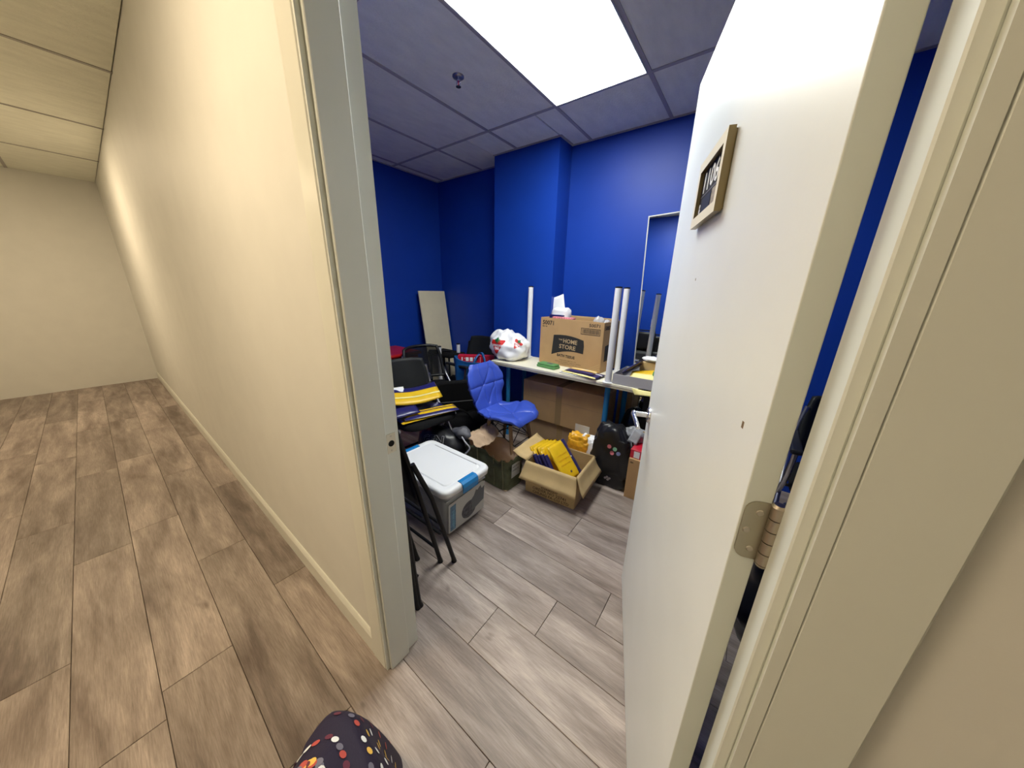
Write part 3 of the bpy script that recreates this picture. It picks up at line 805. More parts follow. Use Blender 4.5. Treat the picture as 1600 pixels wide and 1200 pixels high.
# ---- mirror behind the table
t = thing('wall_mirror', 'tall narrow mirror with a thin silver frame leaning on the blue wall', 'mirror', (-.54, 2.79, 0))
mm = Matrix.Translation((-.474, 2.727, 0.012)) @ Matrix.Rotation(math.radians(-2.6), 4, 'Y') @ Matrix.Rotation(math.radians(-2.2), 4, 'X')
mw, mh = .46, 1.972
b_ = B(); box(b_, -mw/2+.008, mw/2-.008, -.001, .003, .008, mh-.008, mtx=mm); obj('mirror_glass', b_, 'mirror', t, True)
b_ = B(); e = .008
for q in ((-mw/2, mw/2, -.003, .012, 0, e), (-mw/2, mw/2, -.003, .012, mh-e, mh), (-mw/2, -mw/2+e, -.003, .012, e, mh-e), (mw/2-e, mw/2, -.003, .012, e, mh-e)): box(b_, *q, mtx=mm)
obj('frame', b_, 'lamp_frame', t, True)

# ---- cartons under the table
t = thing('large_carton', 'big closed brown carton under the table, upper of two', 'box', (-1.19, 2.44, .238), group='cartons under the table')
b_ = B(); rbox(b_, -1.588, -.802, 2.305, 2.585, .238, .598, .004, 1); obj('carton_body', b_, 'kraft', t, True)
b_ = B(); box(b_, -1.236, -1.178, 2.3035, 2.305, .24, .597); box(b_, -1.236, -1.178, 2.305, 2.585, .598, .5992); obj('tape', b_, 'tape', t, True)
b_ = B(); box(b_, -1.586, -.804, 2.3042, 2.3052, .452, .4545); obj('fold_line', b_, 'kraft_dark', t, True)
b_ = B()
for a, c in (((-1.55, .595), (-1.50, .455)),): 
    d_ = Vector((c[0]-a[0], 0, c[1]-a[1])).normalized(); n_ = Vector((-d_.z, 0, d_.x))*.0015
    A = Vector((a[0], 2.3038, a[1])); Cc = Vector((c[0], 2.3038, c[1]))
    b_.faces.new([b_.verts.new(p) for p in (A-n_, Cc-n_, Cc+n_, A+n_)])
obj('crease', b_, 'kraft_light', t, True)
t = thing('large_carton', 'big brown carton on the floor under the table, lower of two', 'box', (-1.19, 2.46, 0), group='cartons under the table')
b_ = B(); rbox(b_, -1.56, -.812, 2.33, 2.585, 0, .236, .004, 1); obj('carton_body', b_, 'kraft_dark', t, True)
b_ = B(); box(b_, -1.22, -1.165, 2.3285, 2.33, .002, .234); obj('tape', b_, 'tape', t, True)
t = thing('folded_carton', 'flattened brown carton standing upright behind the right blue table leg', 'box', (-.70, 2.6, 0))
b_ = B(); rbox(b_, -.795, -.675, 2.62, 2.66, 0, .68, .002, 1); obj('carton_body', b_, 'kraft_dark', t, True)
b_ = B(); box(b_, -.725, -.715, 2.6185, 2.62, .05, .62); obj('crease', b_, 'kraft', t, True)
# dark sacks and board under the right end
t = thing('black_sack', 'slumped black plastic sack under the right end of the table', 'bag', (-.60, 2.46, 0))
b_ = B(); blob(b_, (-.595, 2.46, .26), (.105, .10, .26), .035, 9, 21, 36, 26, zmin=.001, fold=.012); obj('film', b_, 'black_film', t, True)
t = thing('dark_board', 'dark grey narrow board standing upright under the right end of the table', 'board', (-.49, 2.4, 0))
b_ = B(); rbox(b_, -.52, -.455, 2.33, 2.348, 0, .70, .002, 1); obj('panel', b_, 'charcoal', t, True)
t = thing('black_bin', 'tall black bin beyond the end of the table, topped with mailers', 'bin', (-.30, 2.5, 0))
b_ = B(); rbox(b_, -.44, -.12, 2.36, 2.70, 0, .60, .02, 3); obj('bin_body', b_, 'charcoal', t, True)
b_ = B(); rbox(b_, -.45, -.11, 2.35, 2.71, .585, .612, .006, 2); obj('rim', b_, 'black', t, True)
mailer('yellow mailer hanging over the edge beneath the grey tray', (-.452, 2.322, .672), (.45, 0, -1), (1, .1, .35), .11, .05, .008, ('yellow', 'yellow', None), None, .3, 8)
mailer('navy mailer below the yellow one beneath the grey tray', (-.455, 2.345, .622), (.8, 0, -.6), (.6, .1, .8), .14, .10, .010, ('navy', 'navy', None), None, .3, 9)
sheet('paper_strip', 'pale yellow paper strip hanging off the right end of the table under the grey tray', 'paper',
      [(-.575, 2.178, .750), (-.30, 2.178, .752), (-.30, 2.165, .735), (-.545, 2.160, .712)], 'yellow_pale', .001, 6, 4, .003)

# ================================================================ CHAIRS
def seg_d(p, a, b_):
    ab = (b_[0]-a[0], b_[1]-a[1]); ap = (p[0]-a[0], p[1]-a[1]); L2 = ab[0]**2+ab[1]**2
    k = max(0, min(1, (ap[0]*ab[0]+ap[1]*ab[1])/L2)); return math.hypot(ap[0]-ab[0]*k, ap[1]-ab[1]*k)
t = thing('quilted_chair', 'royal blue quilted leatherette chair with wooden splayed legs in front of the table', 'chair', (-1.435, 1.865, 0), math.radians(-90+1))
# profile in local y (front +) / z, s 0..1 front -> top
prof = curve_pts([(.205, .408), (.175, .432), (.09, .437), (0, .425), (-.10, .425), (-.175, .445), (-.215, .51), (-.235, .60), (-.262, .70), (-.285, .775), (-.292, .80)], 8)
prof = [Vector((0, p[0], p[1])) for p in [(q.x, q.y) for q in [Vector((a.x, a.y, 0)) if len(a) == 3 else Vector((a[0], a[1], 0)) for a in [Vector((c[0], c[1], 0)) for c in prof]]]]
Ls = [0]
for i in range(1, len(prof)): Ls.append(Ls[-1]+(prof[i]-prof[i-1]).length)
LT = Ls[-1]
def at_s(s):
    d = s*LT
    for i in range(1, len(prof)):
        if Ls[i] >= d-1e-9:
            k = (d-Ls[i-1])/max(1e-9, Ls[i]-Ls[i-1]); return prof[i-1].lerp(prof[i], k), (prof[i]-prof[i-1]).normalized()
    return prof[-1], (prof[-1]-prof[-2]).normalized()
WID = [(0, .115), (.06, .165), (.14, .215), (.24, .235), (.34, .215), (.44, .165), (.52, .150), (.62, .168), (.74, .205), (.83, .210), (.90, .190), (.96, .150), (1, .115)]
def wid(s):
    for i in range(1, len(WID)):
        if WID[i][0] >= s:
            k = (s-WID[i-1][0])/(WID[i][0]-WID[i-1][0]); k = k*k*(3-2*k); return WID[i-1][1]*(1-k)+WID[i][1]*k
    return WID[-1][1]
SEG = [((-1, .77), (1, .77)), ((-.55, .97), (-.55, .52)), ((.15, .52), (.15, .77)), ((.15, .77), (.38, .97)), ((-.55, .97), (.15, .77)), ((.15, .77), (.95, .62)),
       ((-.55, .77), (.15, .52)), ((-1, .515), (1, .515)),
       ((.05, .20), (.95, .30)), ((.05, .20), (.62, .06)), ((.05, .20), (-.62, .06)), ((.05, .20), (-.95, .30)), ((.05, .20), (.55, .47)), ((.05, .20), (-.5, .47)), ((-.5, .47), (-.95, .30)), ((.55, .47), (.95, .30))]
def shell(th0):
    def f(u, v):
        s = u; w_ = 2*v-1; w_ = math.copysign(abs(w_)**.85, w_)
        p, tg = at_s(s); x = w_*wid(s)
        n = Vector((0, -tg.z, tg.y));  n = -n if (n.z < 0 and s < .5) else n
        n = Vector((0, -tg.z, tg.y)).normalized()
        if n.z < 0 and s < .4: n = -n
        q = Vector((x, p.y, p.z))
        lift = .045*abs(w_)**2.4*(math.exp(-((s-.25)/.16)**2)) + .030*abs(w_)**2*math.exp(-((s-.78)/.16)**2)
        d = min(seg_d((w_*1.0, s*2.3), (a[0], a[1]*2.3), (c[0], c[1]*2.3)) for a, c in SEG)
        cr = -.018*math.exp(-abs(d/.034)**1.3)
        edge = -.012*max(0, abs(w_)-.8)/.2*1 - .010*max(0, .06-s)/.06 - .010*max(0, s-.95)/.05
        return q + nn(s)*(lift+cr+edge)
    return f
def nn(s):
    _, tg = at_s(s); n = Vector((0, tg.z, -tg.y)); n = n if s > .6 else n
    n = Vector((0, tg.z, -tg.y))
    return n.normalized() if n.length else Vector((0, 0, 1))
b_ = B(); grid_surf(b_, shell(0), 150, 84, -.024)
sh = obj('seat_shell', b_, 'chair_blue', t, smooth=True)
tops = []
for sx_, sy_, in ((-1, 1), (1, 1), (-1, -1), (1, -1)):
    a = Vector((sx_*.115, sy_*.105+.01, .395)); c = Vector((sx_*.148, sy_*.165+.01, 0))
    b_ = B(); sweep(b_, [a, a.lerp(c, .5), c], [.015, .015, .010], 12); obj('leg', b_, 'wood_leg', t)
    tops.append((a, c))
b_ = B()
mid = Vector((0, .01, .27))
for i in range(4):
    a, c = tops[i]
    sweep(b_, [a.lerp(c, .42), Vector((-a.x*.9, a.y*.9, .385))], .0035, 6)
    sweep(b_, [a.lerp(c, .42), Vector((a.x*.9, -a.y+.02, .385))], .0035, 6)
for i, j in ((0, 1), (1, 3), (3, 2), (2, 0)): sweep(b_, [tops[i][0].lerp(tops[i][1], .45), tops[j][0].lerp(tops[j][1], .45)], .0035, 6)
rbox(b_, -.12, .12, -.11, .13, .392, .400, .003, 1)
obj('wire_brace', b_, 'black_metal', t)

def guest_chair(label, loc, deg, group='black chairs packed along the left of the room', back='solid', flip=False, arms=True, silver=True, zs=1.0, drop=0.0):
    t = thing('black_chair', label, 'chair', loc, math.radians(deg), group)
    sm = 'steel' if silver else 'black_metal'
    # seat pad
    def seat(u, v, s):
        r = rrect(.47, .46, .09, 6)
        return None
    b_ = B(); poly = rrect(.46, .45, .11, 6)
    n = len(poly); rings = []
    for (sc, z) in ((.90, 0), (.985, .008), (1.0, .022), (.985, .040), (.92, .050), (.6, .054)):
        rings.append([b_.verts.new((x*sc, y*sc, z)) for x, y in poly])
    for k in range(len(rings)-1):
        for i in range(n): b_.faces.new((rings[k][i], rings[k][(i+1) % n], rings[k+1][(i+1) % n], rings[k+1][i])).smooth = True
    b_.faces.new(rings[-1]).smooth = True; b_.faces.new(list(reversed(rings[0])))
    mtx = Matrix.Translation((0, .0, .425-drop))
    if flip: mtx = Matrix.Translation((0, -.02, .40)) @ Matrix.Rotation(math.radians(80), 4, 'X')
    bmesh.ops.transform(b_, matrix=mtx, verts=b_.verts)
    obj('seat', b_, 'black_fabric', t)
    # backrest
    def bk(u, v):
        x = (u-.5)*.43*(1-.10*(2*v-1)**2*(v > .5)); z = .535+v*.335
        return Vector((x, -.215-.085*v+.075*abs(2*u-1)**2.2, z - .012*abs(2*u-1)**4*(v > .8)))
    if back is None: pass
    elif back == 'solid':
        b_ = B(); grid_surf(b_, bk, 18, 12, -.022); obj('backrest', b_, 'charcoal', t, smooth=True)
    else:
        b_ = B(); P = [bk(0, k/6) for k in range(7)]+[bk(k/8, 1) for k in range(1, 9)]+[bk(1, 1-k/6) for k in range(1, 7)]+[bk(1-k/8, 0) for k in range(1, 8)]
        sweep(b_, P+[P[0]], .016, 8); fr_ = obj('back_frame', b_, 'black', t)
        b_ = B(); grid_surf(b_, bk, 14, 10, 0); obj('mesh_panel', b_, 'mesh', t, smooth=True)
        b_ = B(); sweep(b_, curve_pts([(0, -.20, .44), (0, -.27, .55), (0, -.275, .70)], 5), .018, 8); obj('back_support', b_, 'black', t)
    # frame
    for s in (-1, 1):
        b_ = B(); sweep(b_, curve_pts([(s*.215, -.215, .80 if back else .60), (s*.235, -.20, .66), (s*.245, -.13, .52), (s*.25, .03, .30), (s*.255, .20, .02), (s*.255, .215, .0)], 6), .0125, 10)
        obj('leg', b_, sm, t)
        b_ = B(); sweep(b_, curve_pts(([(s*.25, .17, .655), (s*.252, .13, .50)] if arms else [(s*.25, .12, .43)]) + [(s*.252, -.02, .32), (s*.25, -.20, .06), (s*.25, -.22, 0)], 6), .0125, 10)
        obj('leg', b_, sm, t)
        if arms:
            b_ = B(); rbox(b_, s*.25-.024, s*.25+.024, -.13, .20, .655, .682, .010, 2); obj('armrest', b_, 'black', t)
    for y_ in (.03, -.12):
        b_ = B(); sweep(b_, [(-.245, y_, .412), (.245, y_, .412)], .010, 8); obj('seat_rail', b_, 'black_metal', t)
    b_ = B(); sweep(b_, [(-.25, -.15, .125), (.25, -.15, .125)], .008, 8); obj('stretcher', b_, 'black_metal', t)
    if zs != 1.0:
        for c_ in t.children:
            for v_ in c_.data.vertices: v_.co.z *= zs
    return t
guest_chair('black armchair by the doorway with colourful mailers heaped on its seat', (-1.935, 1.385, 0), -90-4, zs=.965, arms=False)
guest_chair('black mesh-backed chair just behind the chair heaped with mailers', (-2.40, 1.93, 0), -90-3, back='mesh', zs=.94)
guest_chair('black armchair with its seat folded up between the mailers and the blue chair', (-2.07, 1.90, 0), -125, back=None, flip=True, zs=.92)
guest_chair('black chair in the far corner carrying the blue tote bag', (-2.43, 2.42, 0), 176, back='solid', silver=False, arms=False, drop=.05)
guest_chair('black chair with a silver arm hidden behind the open door', (.56, 2.10, 0), 178, group=None)
t = thing('black_sack', 'tall black sack added behind the open door to darken the hinge gap', 'bag', (.31, 1.30, 0))  # added filler: hides the floor so the hinge gap looks black
b_ = B(); blob(b_, (.31, 1.30, .36), (.17, .17, .36), .04, 7, 91, 40, 30, zmin=.001, fold=.012); obj('film', b_, 'black_film', t, True)
# black round-backed stool pieces near corner
t = thing('black_chair', 'dark low chair wedged in the corner in front of the leaning board', 'chair', (-2.86, 2.48, 0), group='black chairs packed along the left of the room')
b_ = B(); rbox(b_, -.2, .2, -.13, .13, .62, .665, .02, 3); obj('seat', b_, 'black_fabric', t)
for sx_ in (-1, 1):
    for sy_ in (-1, 1):
        b_ = B(); sweep(b_, [(sx_*.17, sy_*.11, 0), (sx_*.16, sy_*.10, .63)], .011, 8); obj('leg', b_, 'black_metal', t)
b_ = B(); sweep(b_, [(-.19, -.10, .665), (.0, -.115, .69), (.19, -.09, .70)], .012, 8); obj('back_rail', b_, 'black_metal', t)
# mailers on chair A
g = 'mailers heaped on the black chair by the doorway'
mailer('yellow mailer with navy edge on top of the heap on the black chair', (-1.955, 1.345, .600), (.35, 1, -.02), (1, -.35, -.42), .40, .20, .03, ('yellow', 'navy', 'yellow_pale'), g, .34, 11, bend=-.035)
mailer('long yellow mailer at the front of the heap on the black chair', (-1.80, 1.385, .497), (.30, .95, .0), (-.95, .30, .10), .42, .12, .016, ('yellow', 'navy', 'navy'), g, .28, 12)
mailer('navy and white mailer at the near end of the heap on the black chair', (-1.90, 1.215, .545), (.3, 1, .05), (1, -.3, -.4), .20, .16, .022, ('navy', 'paper_white', None), g, .16, 13)
mailer('dark navy mailer underneath the heap on the black chair', (-1.89, 1.37, .475), (.2, .95, .0), (-.95, .2, 0), .42, .27, .014, ('navy', 'yellow', None), g, .12, 14)
mailer('crumpled pale mailer at the back of the heap on the black chair', (-2.035, 1.25, .625), (.4, 1, .0), (1, -.4, -.7), .14, .12, .03, ('yellow_pale', 'paper_white', None), g, .6, 15)
# ---- board leaning on left wall
t = thing('beige_board', 'narrow beige laminate board leaning upright against the left blue wall', 'board', (-3.1, 2.6, 0))
bmx = basis((-3.02, 2.60, .0), (-.035, 1, 0), (-.142, -.06, 1))
b_ = B(); rbox(b_, -.205, .205, 0, 1.372, -.009, .009, .002, 1, mtx=bmx)
bmesh.ops.recalc_face_normals(b_, faces=b_.faces)
obj('panel', b_, 'board', t, True)
# short white legs standing in the corner
for (x, y, z, lab, top) in ((-2.70, 2.53, .775, 'short white tubular leg standing upright in the back corner beside the board', 'white_leg'),
                      (-2.82, 2.345, .752, 'short white tubular leg with a black cap in front of the leaning board', 'white_leg')):
    t = thing('loose_table_leg', lab, 'table leg', (x, y, 0))
    b_ = B(); sweep(b_, [(0, 0, 0), (0, 0, z-.012)], .021, 16); obj('tube', b_, top, t)
    b_ = B(); sweep(b_, [(0, 0, z-.012), (0, 0, z)], .0215, 16); obj('cap', b_, 'black', t)
# ---- red crate on the far left
t = thing('red_crate', 'red plastic crate against the left wall behind the black chairs', 'crate', (-2.95, 1.75, 0))
b_ = B(); rbox(b_, -3.20, -2.76, 1.30, 2.02, .10, .735, .03, 3); obj('crate_body', b_, 'red', t, True)
b_ = B(); rbox(b_, -3.22, -2.74, 1.28, 2.04, .72, .752, .012, 2); obj('lid', b_, 'red', t, True)
b_ = B()
obj('handle_slot', (lambda q: (rbox(q, -2.763, -2.757, 1.60, 1.75, .58, .62, .002, 1), q)[1])(b_), 'dark_hole', t, True)
for sy_ in (1.36, 1.96):
    for sx_ in (-3.14, -2.82):
        b_ = B(); sweep(b_, [(sx_, sy_, 0), (sx_, sy_, .105)], .03, 12); obj('foot', b_, 'black', t, True)
# ---- blue tote bag with a red box
t = thing('blue_tote_bag', 'shiny blue shopping tote with blue straps on a black chair behind the quilted chair', 'bag', (-2.24, 2.34, 0))
# stands on the seat of a chair-high black box
TBX = basis((-2.21, 2.33, .432), (.72, .48, 0), (-.48, .72, 0))
def tote(u, v):
    a = 2*PI*u; e = .42
    w = .215+.012*v; d = .088+.02*v
    x = w*math.copysign(abs(math.cos(a))**e, math.cos(a)); y = d*math.copysign(abs(math.sin(a))**e, math.sin(a))
    n_ = .010*noise.noise(Vector((x*9, y*9, v*3)))
    return TBX @ Vector((x+n_, y+n_*1.2, (.265)*v - (.025*math.cos(a*1)+.018*math.sin(3*a))*v**6))
b_ = B(); grid_surf(b_, tote, 72, 20, .002)
bot = B(); obj('bag_body', b_, 'tote_blue', t, True)
b_ = B(); box(b_, -.20, .20, -.08, .08, 0, .004, mtx=TBX); obj('bag_base', b_, 'tote_blue', t, True)
for s in (-1, 1):
    b_ = B(); pts = curve_pts([(-.02, s*.098, .12), (-.012, s*.100, .25), (.03, s*.06, .32), (.075, s*.02-.03, .305), (.10, s*.085, .23), (.115, s*.100, .12)], 6)
    grid_surf(b_, lambda u, v, pts=pts: TBX @ (pts[min(int(u*(len(pts)-1)), len(pts)-1)] + Vector(((v-.5)*.022, 0, 0))), len(pts)-1, 2, .002)
    obj('strap', b_, 'tote_blue', t, True)
b_ = B(); box(b_, .10, .135, -.1095, -.1075, .165, .182, mtx=TBX); obj('brand_tag', b_, 'label_light_blue', t, True)
t = thing('red_game_box', 'flat red box with white squares sticking out of the blue tote bag', 'box', (-2.2, 2.33, .4))
b_ = B(); rbox(b_, -.195, .185, -.038, .030, .008, .303, .003, 1, mtx=TBX); obj('box_body', b_, 'red_box', t, True)
b_ = B()
for k, x in enumerate((-.155, -.110, -.067, -.024)): box(b_, x, x+(.012 if k == 0 else .030), -.0392, -.038, .243 if k else .248, .283, mtx=TBX)
box(b_, -.125, -.118, -.0392, -.038, .268, .276, mtx=TBX); box(b_, .040, .043, -.0392, -.038, .218, .288, mtx=TBX)
obj('print', b_, 'paper_white', t, True)
# ---- black bag with outlined letters
t = thing('black_backpack', 'black bag with white outlined letters behind the white-lidded bin', 'bag', (-1.70, 1.50, 0))
b_ = B(); blob(b_, (-1.80, 1.465, .165), (.22, .115, .18), .02, 8, 31, 44, 28, zmin=.001, pw=2.6); bv = BVHTree.FromBMesh(b_); obj('bag_body', b_, 'black_film', t, True)
b_ = text_bm('GEN', .095, basis((-1.86, 1.30, .262), (.92, .38, 0), (0, .30, 1)), 0, .004, sx=1.1); bmesh.ops.triangulate(b_, faces=b_.faces)
bmesh.ops.subdivide_edges(b_, edges=list(b_.edges), cuts=1); drape(b_, bv, (-.35, .75, -.55), .007)
lt = obj('letters', b_, 'paper_grey', t, True)
b_ = text_bm('GEN', .095, basis((-1.86, 1.30, .262), (.92, .38, 0), (0, .30, 1)), 0, .0012, sx=1.1); bmesh.ops.triangulate(b_, faces=b_.faces)
bmesh.ops.subdivide_edges(b_, edges=list(b_.edges), cuts=1); drape(b_, bv, (-.35, .75, -.55), .010)
sub(b_, t); obj('letter_fill', b_, 'black', lt)
t = thing('grey_pouch', 'crumpled grey nylon pouch lying on the black bag behind the bin', 'bag', (-1.60, 1.52, .25))
b_ = B(); blob(b_, (-1.62, 1.53, .32), (.085, .06, .045), .02, 14, 8, 30, 18); obj('fabric', b_, 'grey_nylon', t, True)
b_ = B(); sweep(b_, curve_pts([(-1.56, 1.47, .33), (-1.50, 1.45, .31), (-1.47, 1.46, .27), (-1.50, 1.44, .22)], 5), .006, 8); obj('cord', b_, 'paper_grey', t, True)

# ================================================================ FLOOR THINGS
# ---- storage bin
LX_0, LX_1, LY_0, LY_1, LZ = -1.715, -1.128, .925, 1.310, .335
cx, cy = (LX_0+LX_1)/2, (LY_0+LY_1)/2; LW, LD = LX_1-LX_0, LY_1-LY_0
t = thing('storage_bin', 'frosted plastic storage bin with a white lid and blue latches', 'storage bin', (cx, cy, 0))
b_ = B(); rings = []
for z, iw, ir in ((0, .052, .03), (.006, .048, .032), (.15, .036, .036), (.262, .028, .04), (.264, .018, .045), (.300, .016, .045)):
    rings.append([b_.verts.new((x, y, z)) for x, y in rrect(LW-2*iw, LD-2*iw, ir, 6)])
n = len(rings[0])
for k in range(len(rings)-1):
    for i in range(n): b_.faces.new((rings[k][i], rings[k][(i+1) % n], rings[k+1][(i+1) % n], rings[k+1][i])).smooth = False
b_.faces.new(list(reversed(rings[0]))); b_.faces.new(rings[-1])
obj('bin_body', b_, 'clear_bin', t)
b_ = B(); rings = []
for z, iw, ir in ((.288, .004, .05), (.318, .0, .052), (.330, .006, .05), (.333, .014, .045), (.333, .042, .03), (.329, .046, .028), (.329, .052, .026), (.3345, .057, .024)):
    rings.append([b_.verts.new((x, y, z)) for x, y in rrect(LW-2*iw, LD-2*iw, min(ir, (LD-2*iw)/2-.001), 8)])
n = len(rings[0])
for k in range(len(rings)-1):
    for i in range(n): b_.faces.new((rings[k][i], rings[k][(i+1) % n], rings[k+1][(i+1) % n], rings[k+1][i])).smooth = k not in (4, 6)
b_.faces.new(rings[-1]); b_.faces.new(list(reversed(rings[0])))
lid = obj('lid', b_, 'white_plastic', t)
b_ = B()
for x in (-LW/2+.065,): pass
box(b_, -LW/2+.10, LW/2-.085, LD/2-.049, LD/2-.044, .3292, .3300); obj('lid_groove', b_, 'groove_grey', lid)
for s in (1, -1):
    b_ = B(); x = s*LW/2
    pr = [(x-s*.040, .337), (x-s*.012, .338), (x+s*.006, .328), (x+s*.011, .306), (x+s*.009, .270), (x+s*.003, .270), (x+s*.003, .30), (x-s*.004, .326), (x-s*.040, .331)]
    A = [b_.verts.new((p[0], -.062, p[1])) for p in pr]; D = [b_.verts.new((p[0], .062, p[1])) for p in pr]
    for i in range(len(pr)): b_.faces.new((A[i], A[(i+1) % len(pr)], D[(i+1) % len(pr)], D[i]))
    b_.faces.new(A); b_.faces.new(list(reversed(D)))
    obj('latch', b_, 'latch', t, bev=.002)
# ribs and label on the visible end
xe = LW/2-.036
b_ = B(); rbox(b_, xe-.012, xe+.010, -LD/2+.03, LD/2-.03, .247, .256, .002, 1); obj('rib', b_, 'clear_bin', t)
lm = basis((xe+.0035, -.150, .028), (0, 1, 0), (.05, 0, 1))
b_ = B(); prism(b_, [(0, 0), (.300, 0), (.300, .205), (.275, .215), (0, .200)], 0, .0006); bmesh.ops.transform(b_, matrix=lm, verts=b_.verts); lb = obj('label', b_, 'label_paper', t)
b_ = B(); prism(b_, [(.012, .008), (.055, .008), (.055, .185), (.012, .180)], .0006, .001); bmesh.ops.transform(b_, matrix=lm, verts=b_.verts); obj('label_panel', b_, 'label_blue', lb)
b_ = B(); pts = [(.165+.062*math.cos(a), .075+.060*math.sin(a)) for a in [2*PI*k/24 for k in range(24)]]
prism(b_, pts, .0006, .0012); bmesh.ops.transform(b_, matrix=lm, verts=b_.verts); obj('label_picture', b_, 'label_dark', lb)
b_ = B(); pts = [(.195, .045), (.295, .075), (.298, .175), (.275, .165), (.262, .195), (.235, .175), (.222, .185), (.205, .15), (.18, .13)]
prism(b_, pts, .0006, .0014); bmesh.ops.transform(b_, matrix=lm, verts=b_.verts); obj('label_picture', b_, 'label_grey', lb)
obj('label_text', text_bm('LASER PRINT', .022, lm @ Matrix.Translation((.044, .018, .0012)) @ Matrix.Rotation(PI/2, 4, 'Z'), .0002), 'label_light_blue', lb)

# ---- paper sack
PBX = basis((-1.378, 1.622, 0), (.97, -.045, 0), (.045, .97, 0))
t = thing('paper_sack', 'open olive green paper sack with a crumpled brown inside on the floor', 'bag', (-1.378, 1.645, 0))
random.seed(8)
def sackf(inner):
    def f(u, v):
        a = 2*PI*u; e = .32; w = .222-(.006 if inner else 0); d = .104-(.006 if inner else 0)
        x = w*math.copysign(abs(math.cos(a))**e, math.cos(a)); y = d*math.copysign(abs(math.sin(a))**e, math.sin(a))
        k = v**2
        nx = noise.noise(Vector((x*14, y*14, v*5.1)))*.034*k; ny = noise.noise(Vector((x*13+5, y*14, v*5.3)))*.036*k
        h = .262 + .030*noise.noise(Vector((x*26, y*26, 1)))+.014*noise.noise(Vector((x*60, y*60, 1))) - .012*(x > .1) + .035*max(0, (-x-.10)/.12)*(y > -.05)
        return PBX @ Vector((x*(1+.04*k)+nx, y*(1+.07*k)+ny, .004+h*v))
    return f
b_ = B(); grid_surf(b_, sackf(False), 120, 24, 0); obj('outer_paper', b_, 'olive', t, True)
b_ = B(); grid_surf(b_, sackf(True), 120, 24, 0); obj('inner_paper', b_, 'bag_brown', t, True)
b_ = B(); box(b_, -.215, .215, -.098, .098, .002, .006, mtx=PBX); obj('bag_base', b_, 'bag_brown', t, True)
# folded-over brown collar at the left end
b_ = B()
def collar(u, v):
    y = -.125+.27*u; a = v*2.3
    n_ = noise.noise(Vector((u*5, v*4, 3)))
    return PBX @ Vector((-.255+.25*v**1.2*(1-.35*abs(u-.45)), y*(1-.15*v)+.02*n_, .27+.085*math.sin(a)*(.75+.5*u)-.05*v+.030*n_+.012*noise.noise(Vector((u*14, v*12, 1)))))
grid_surf(b_, collar, 30, 26, .002); obj('collar', b_, 'bag_brown', t, True)
b_ = B()
for x in (-.06, .105, .19):
    pts = [PBX @ Vector((x+.004*math.sin(k), -.1055-.0075*(k/6)**2, .01+.042*k)) for k in range(7)]; sweep(b_, pts, .0028, 6)
obj('crease', b_, 'crease_tan', t, True)
b_ = B(); lm = basis(PBX @ Vector((.2325, -.06, .10)), (0, 1, 0), (.03, 0, 1)); prism(b_, [(0, 0), (.10, .0), (.10, .11), (0, .11)], 0, .001); bmesh.ops.transform(b_, matrix=lm, verts=b_.verts); lb = obj('label', b_, 'label_paper', t, True)
b_ = text_bm('ASSORTED', .018, lm @ Matrix.Translation((.008, .08, .0012)), .0002); 
b2 = text_bm('PAPER 12', .018, lm @ Matrix.Translation((.008, .05, .0012)), .0002); me_ = bpy.data.meshes.new('x'); b2.to_mesh(me_); b_.from_mesh(me_); b2.free()
sub(b_, t); obj('label_text', b_, 'ink', lb)

# ---- open carton with mailers
cw, cd, chh = .375, .335, .248
cr = math.radians(4)
cc = Vector((-.895, 1.800, 0))
t = thing('open_carton', 'small open brown carton with splayed flaps packed with yellow mailers', 'box', cc, cr)
b_ = B(); hollow(b_, cw, cd, chh, .004); obj('carton_body', b_, ['kraft_light'], t, bev=.002, seg=1)
def flap(name, hinge_a, hinge_b, out, L, ang, skew=0.0, m='kraft_light'):
    a = Vector(hinge_a); c = Vector(hinge_b); o = Vector(out); d = (o*math.cos(ang)+Vector((0, 0, 1))*math.sin(ang))
    n_ = (c-a).cross(d).normalized()
    b_ = B(); grid_surf(b_, lambda u, v: a.lerp(c, u) + d*L*v + (c-a).normalized()*skew*v*(u-.5) + n_*(.006*math.sin(PI*v)+.004*noise.noise(Vector((u*3, v*3, L*10)))), 8, 6, .004)
    obj(name, b_, m, t, smooth=False)
flap('flap', (-cw/2, -cd/2-.001, chh), (cw/2, -cd/2-.001, chh), (0, -1, 0), .135, math.radians(-66), .05)
flap('flap', (cw/2+.001, -cd/2, chh), (cw/2+.001, cd/2, chh), (1, 0, 0), .135, math.radians(-64), .04)
flap('flap', (-cw/2-.001, cd/2, chh), (-cw/2-.001, -cd/2, chh), (-1, 0, 0), .115, math.radians(22), .02)
flap('flap', (cw/2, cd/2, chh), (-cw/2, cd/2, chh), (0, 1, 0), .12, math.radians(-35), 0, 'kraft_in')
fm = basis((-cw/2, -cd/2-.0006, 0), (1, 0, 0), (0, 0, 1))
for s_, z, x, sz in (('STARBRIGHT', .066, .19, .020), ('ORDER NO 22741', .040, .19, .030), ('CHUNG FA CO LTD', .012, .20, .028)):
    obj('printed_text', text_bm(s_, sz, fm @ Matrix.Translation((x, z, 0)), .0003, .0006, 'CENTER', 1.1), 'ink_faint', t)
g = 'yellow and navy mailers packed in the open carton'
def cb(x, y, z):
    return cc + Matrix.Rotation(cr, 3, 'Z') @ Vector((x, y, z))
R3 = Matrix.Rotation(cr, 3, 'Z')
lean_ = R3 @ Vector((-.55, .10, .83)); side_ = R3 @ Vector((-.10, -1, -.05))
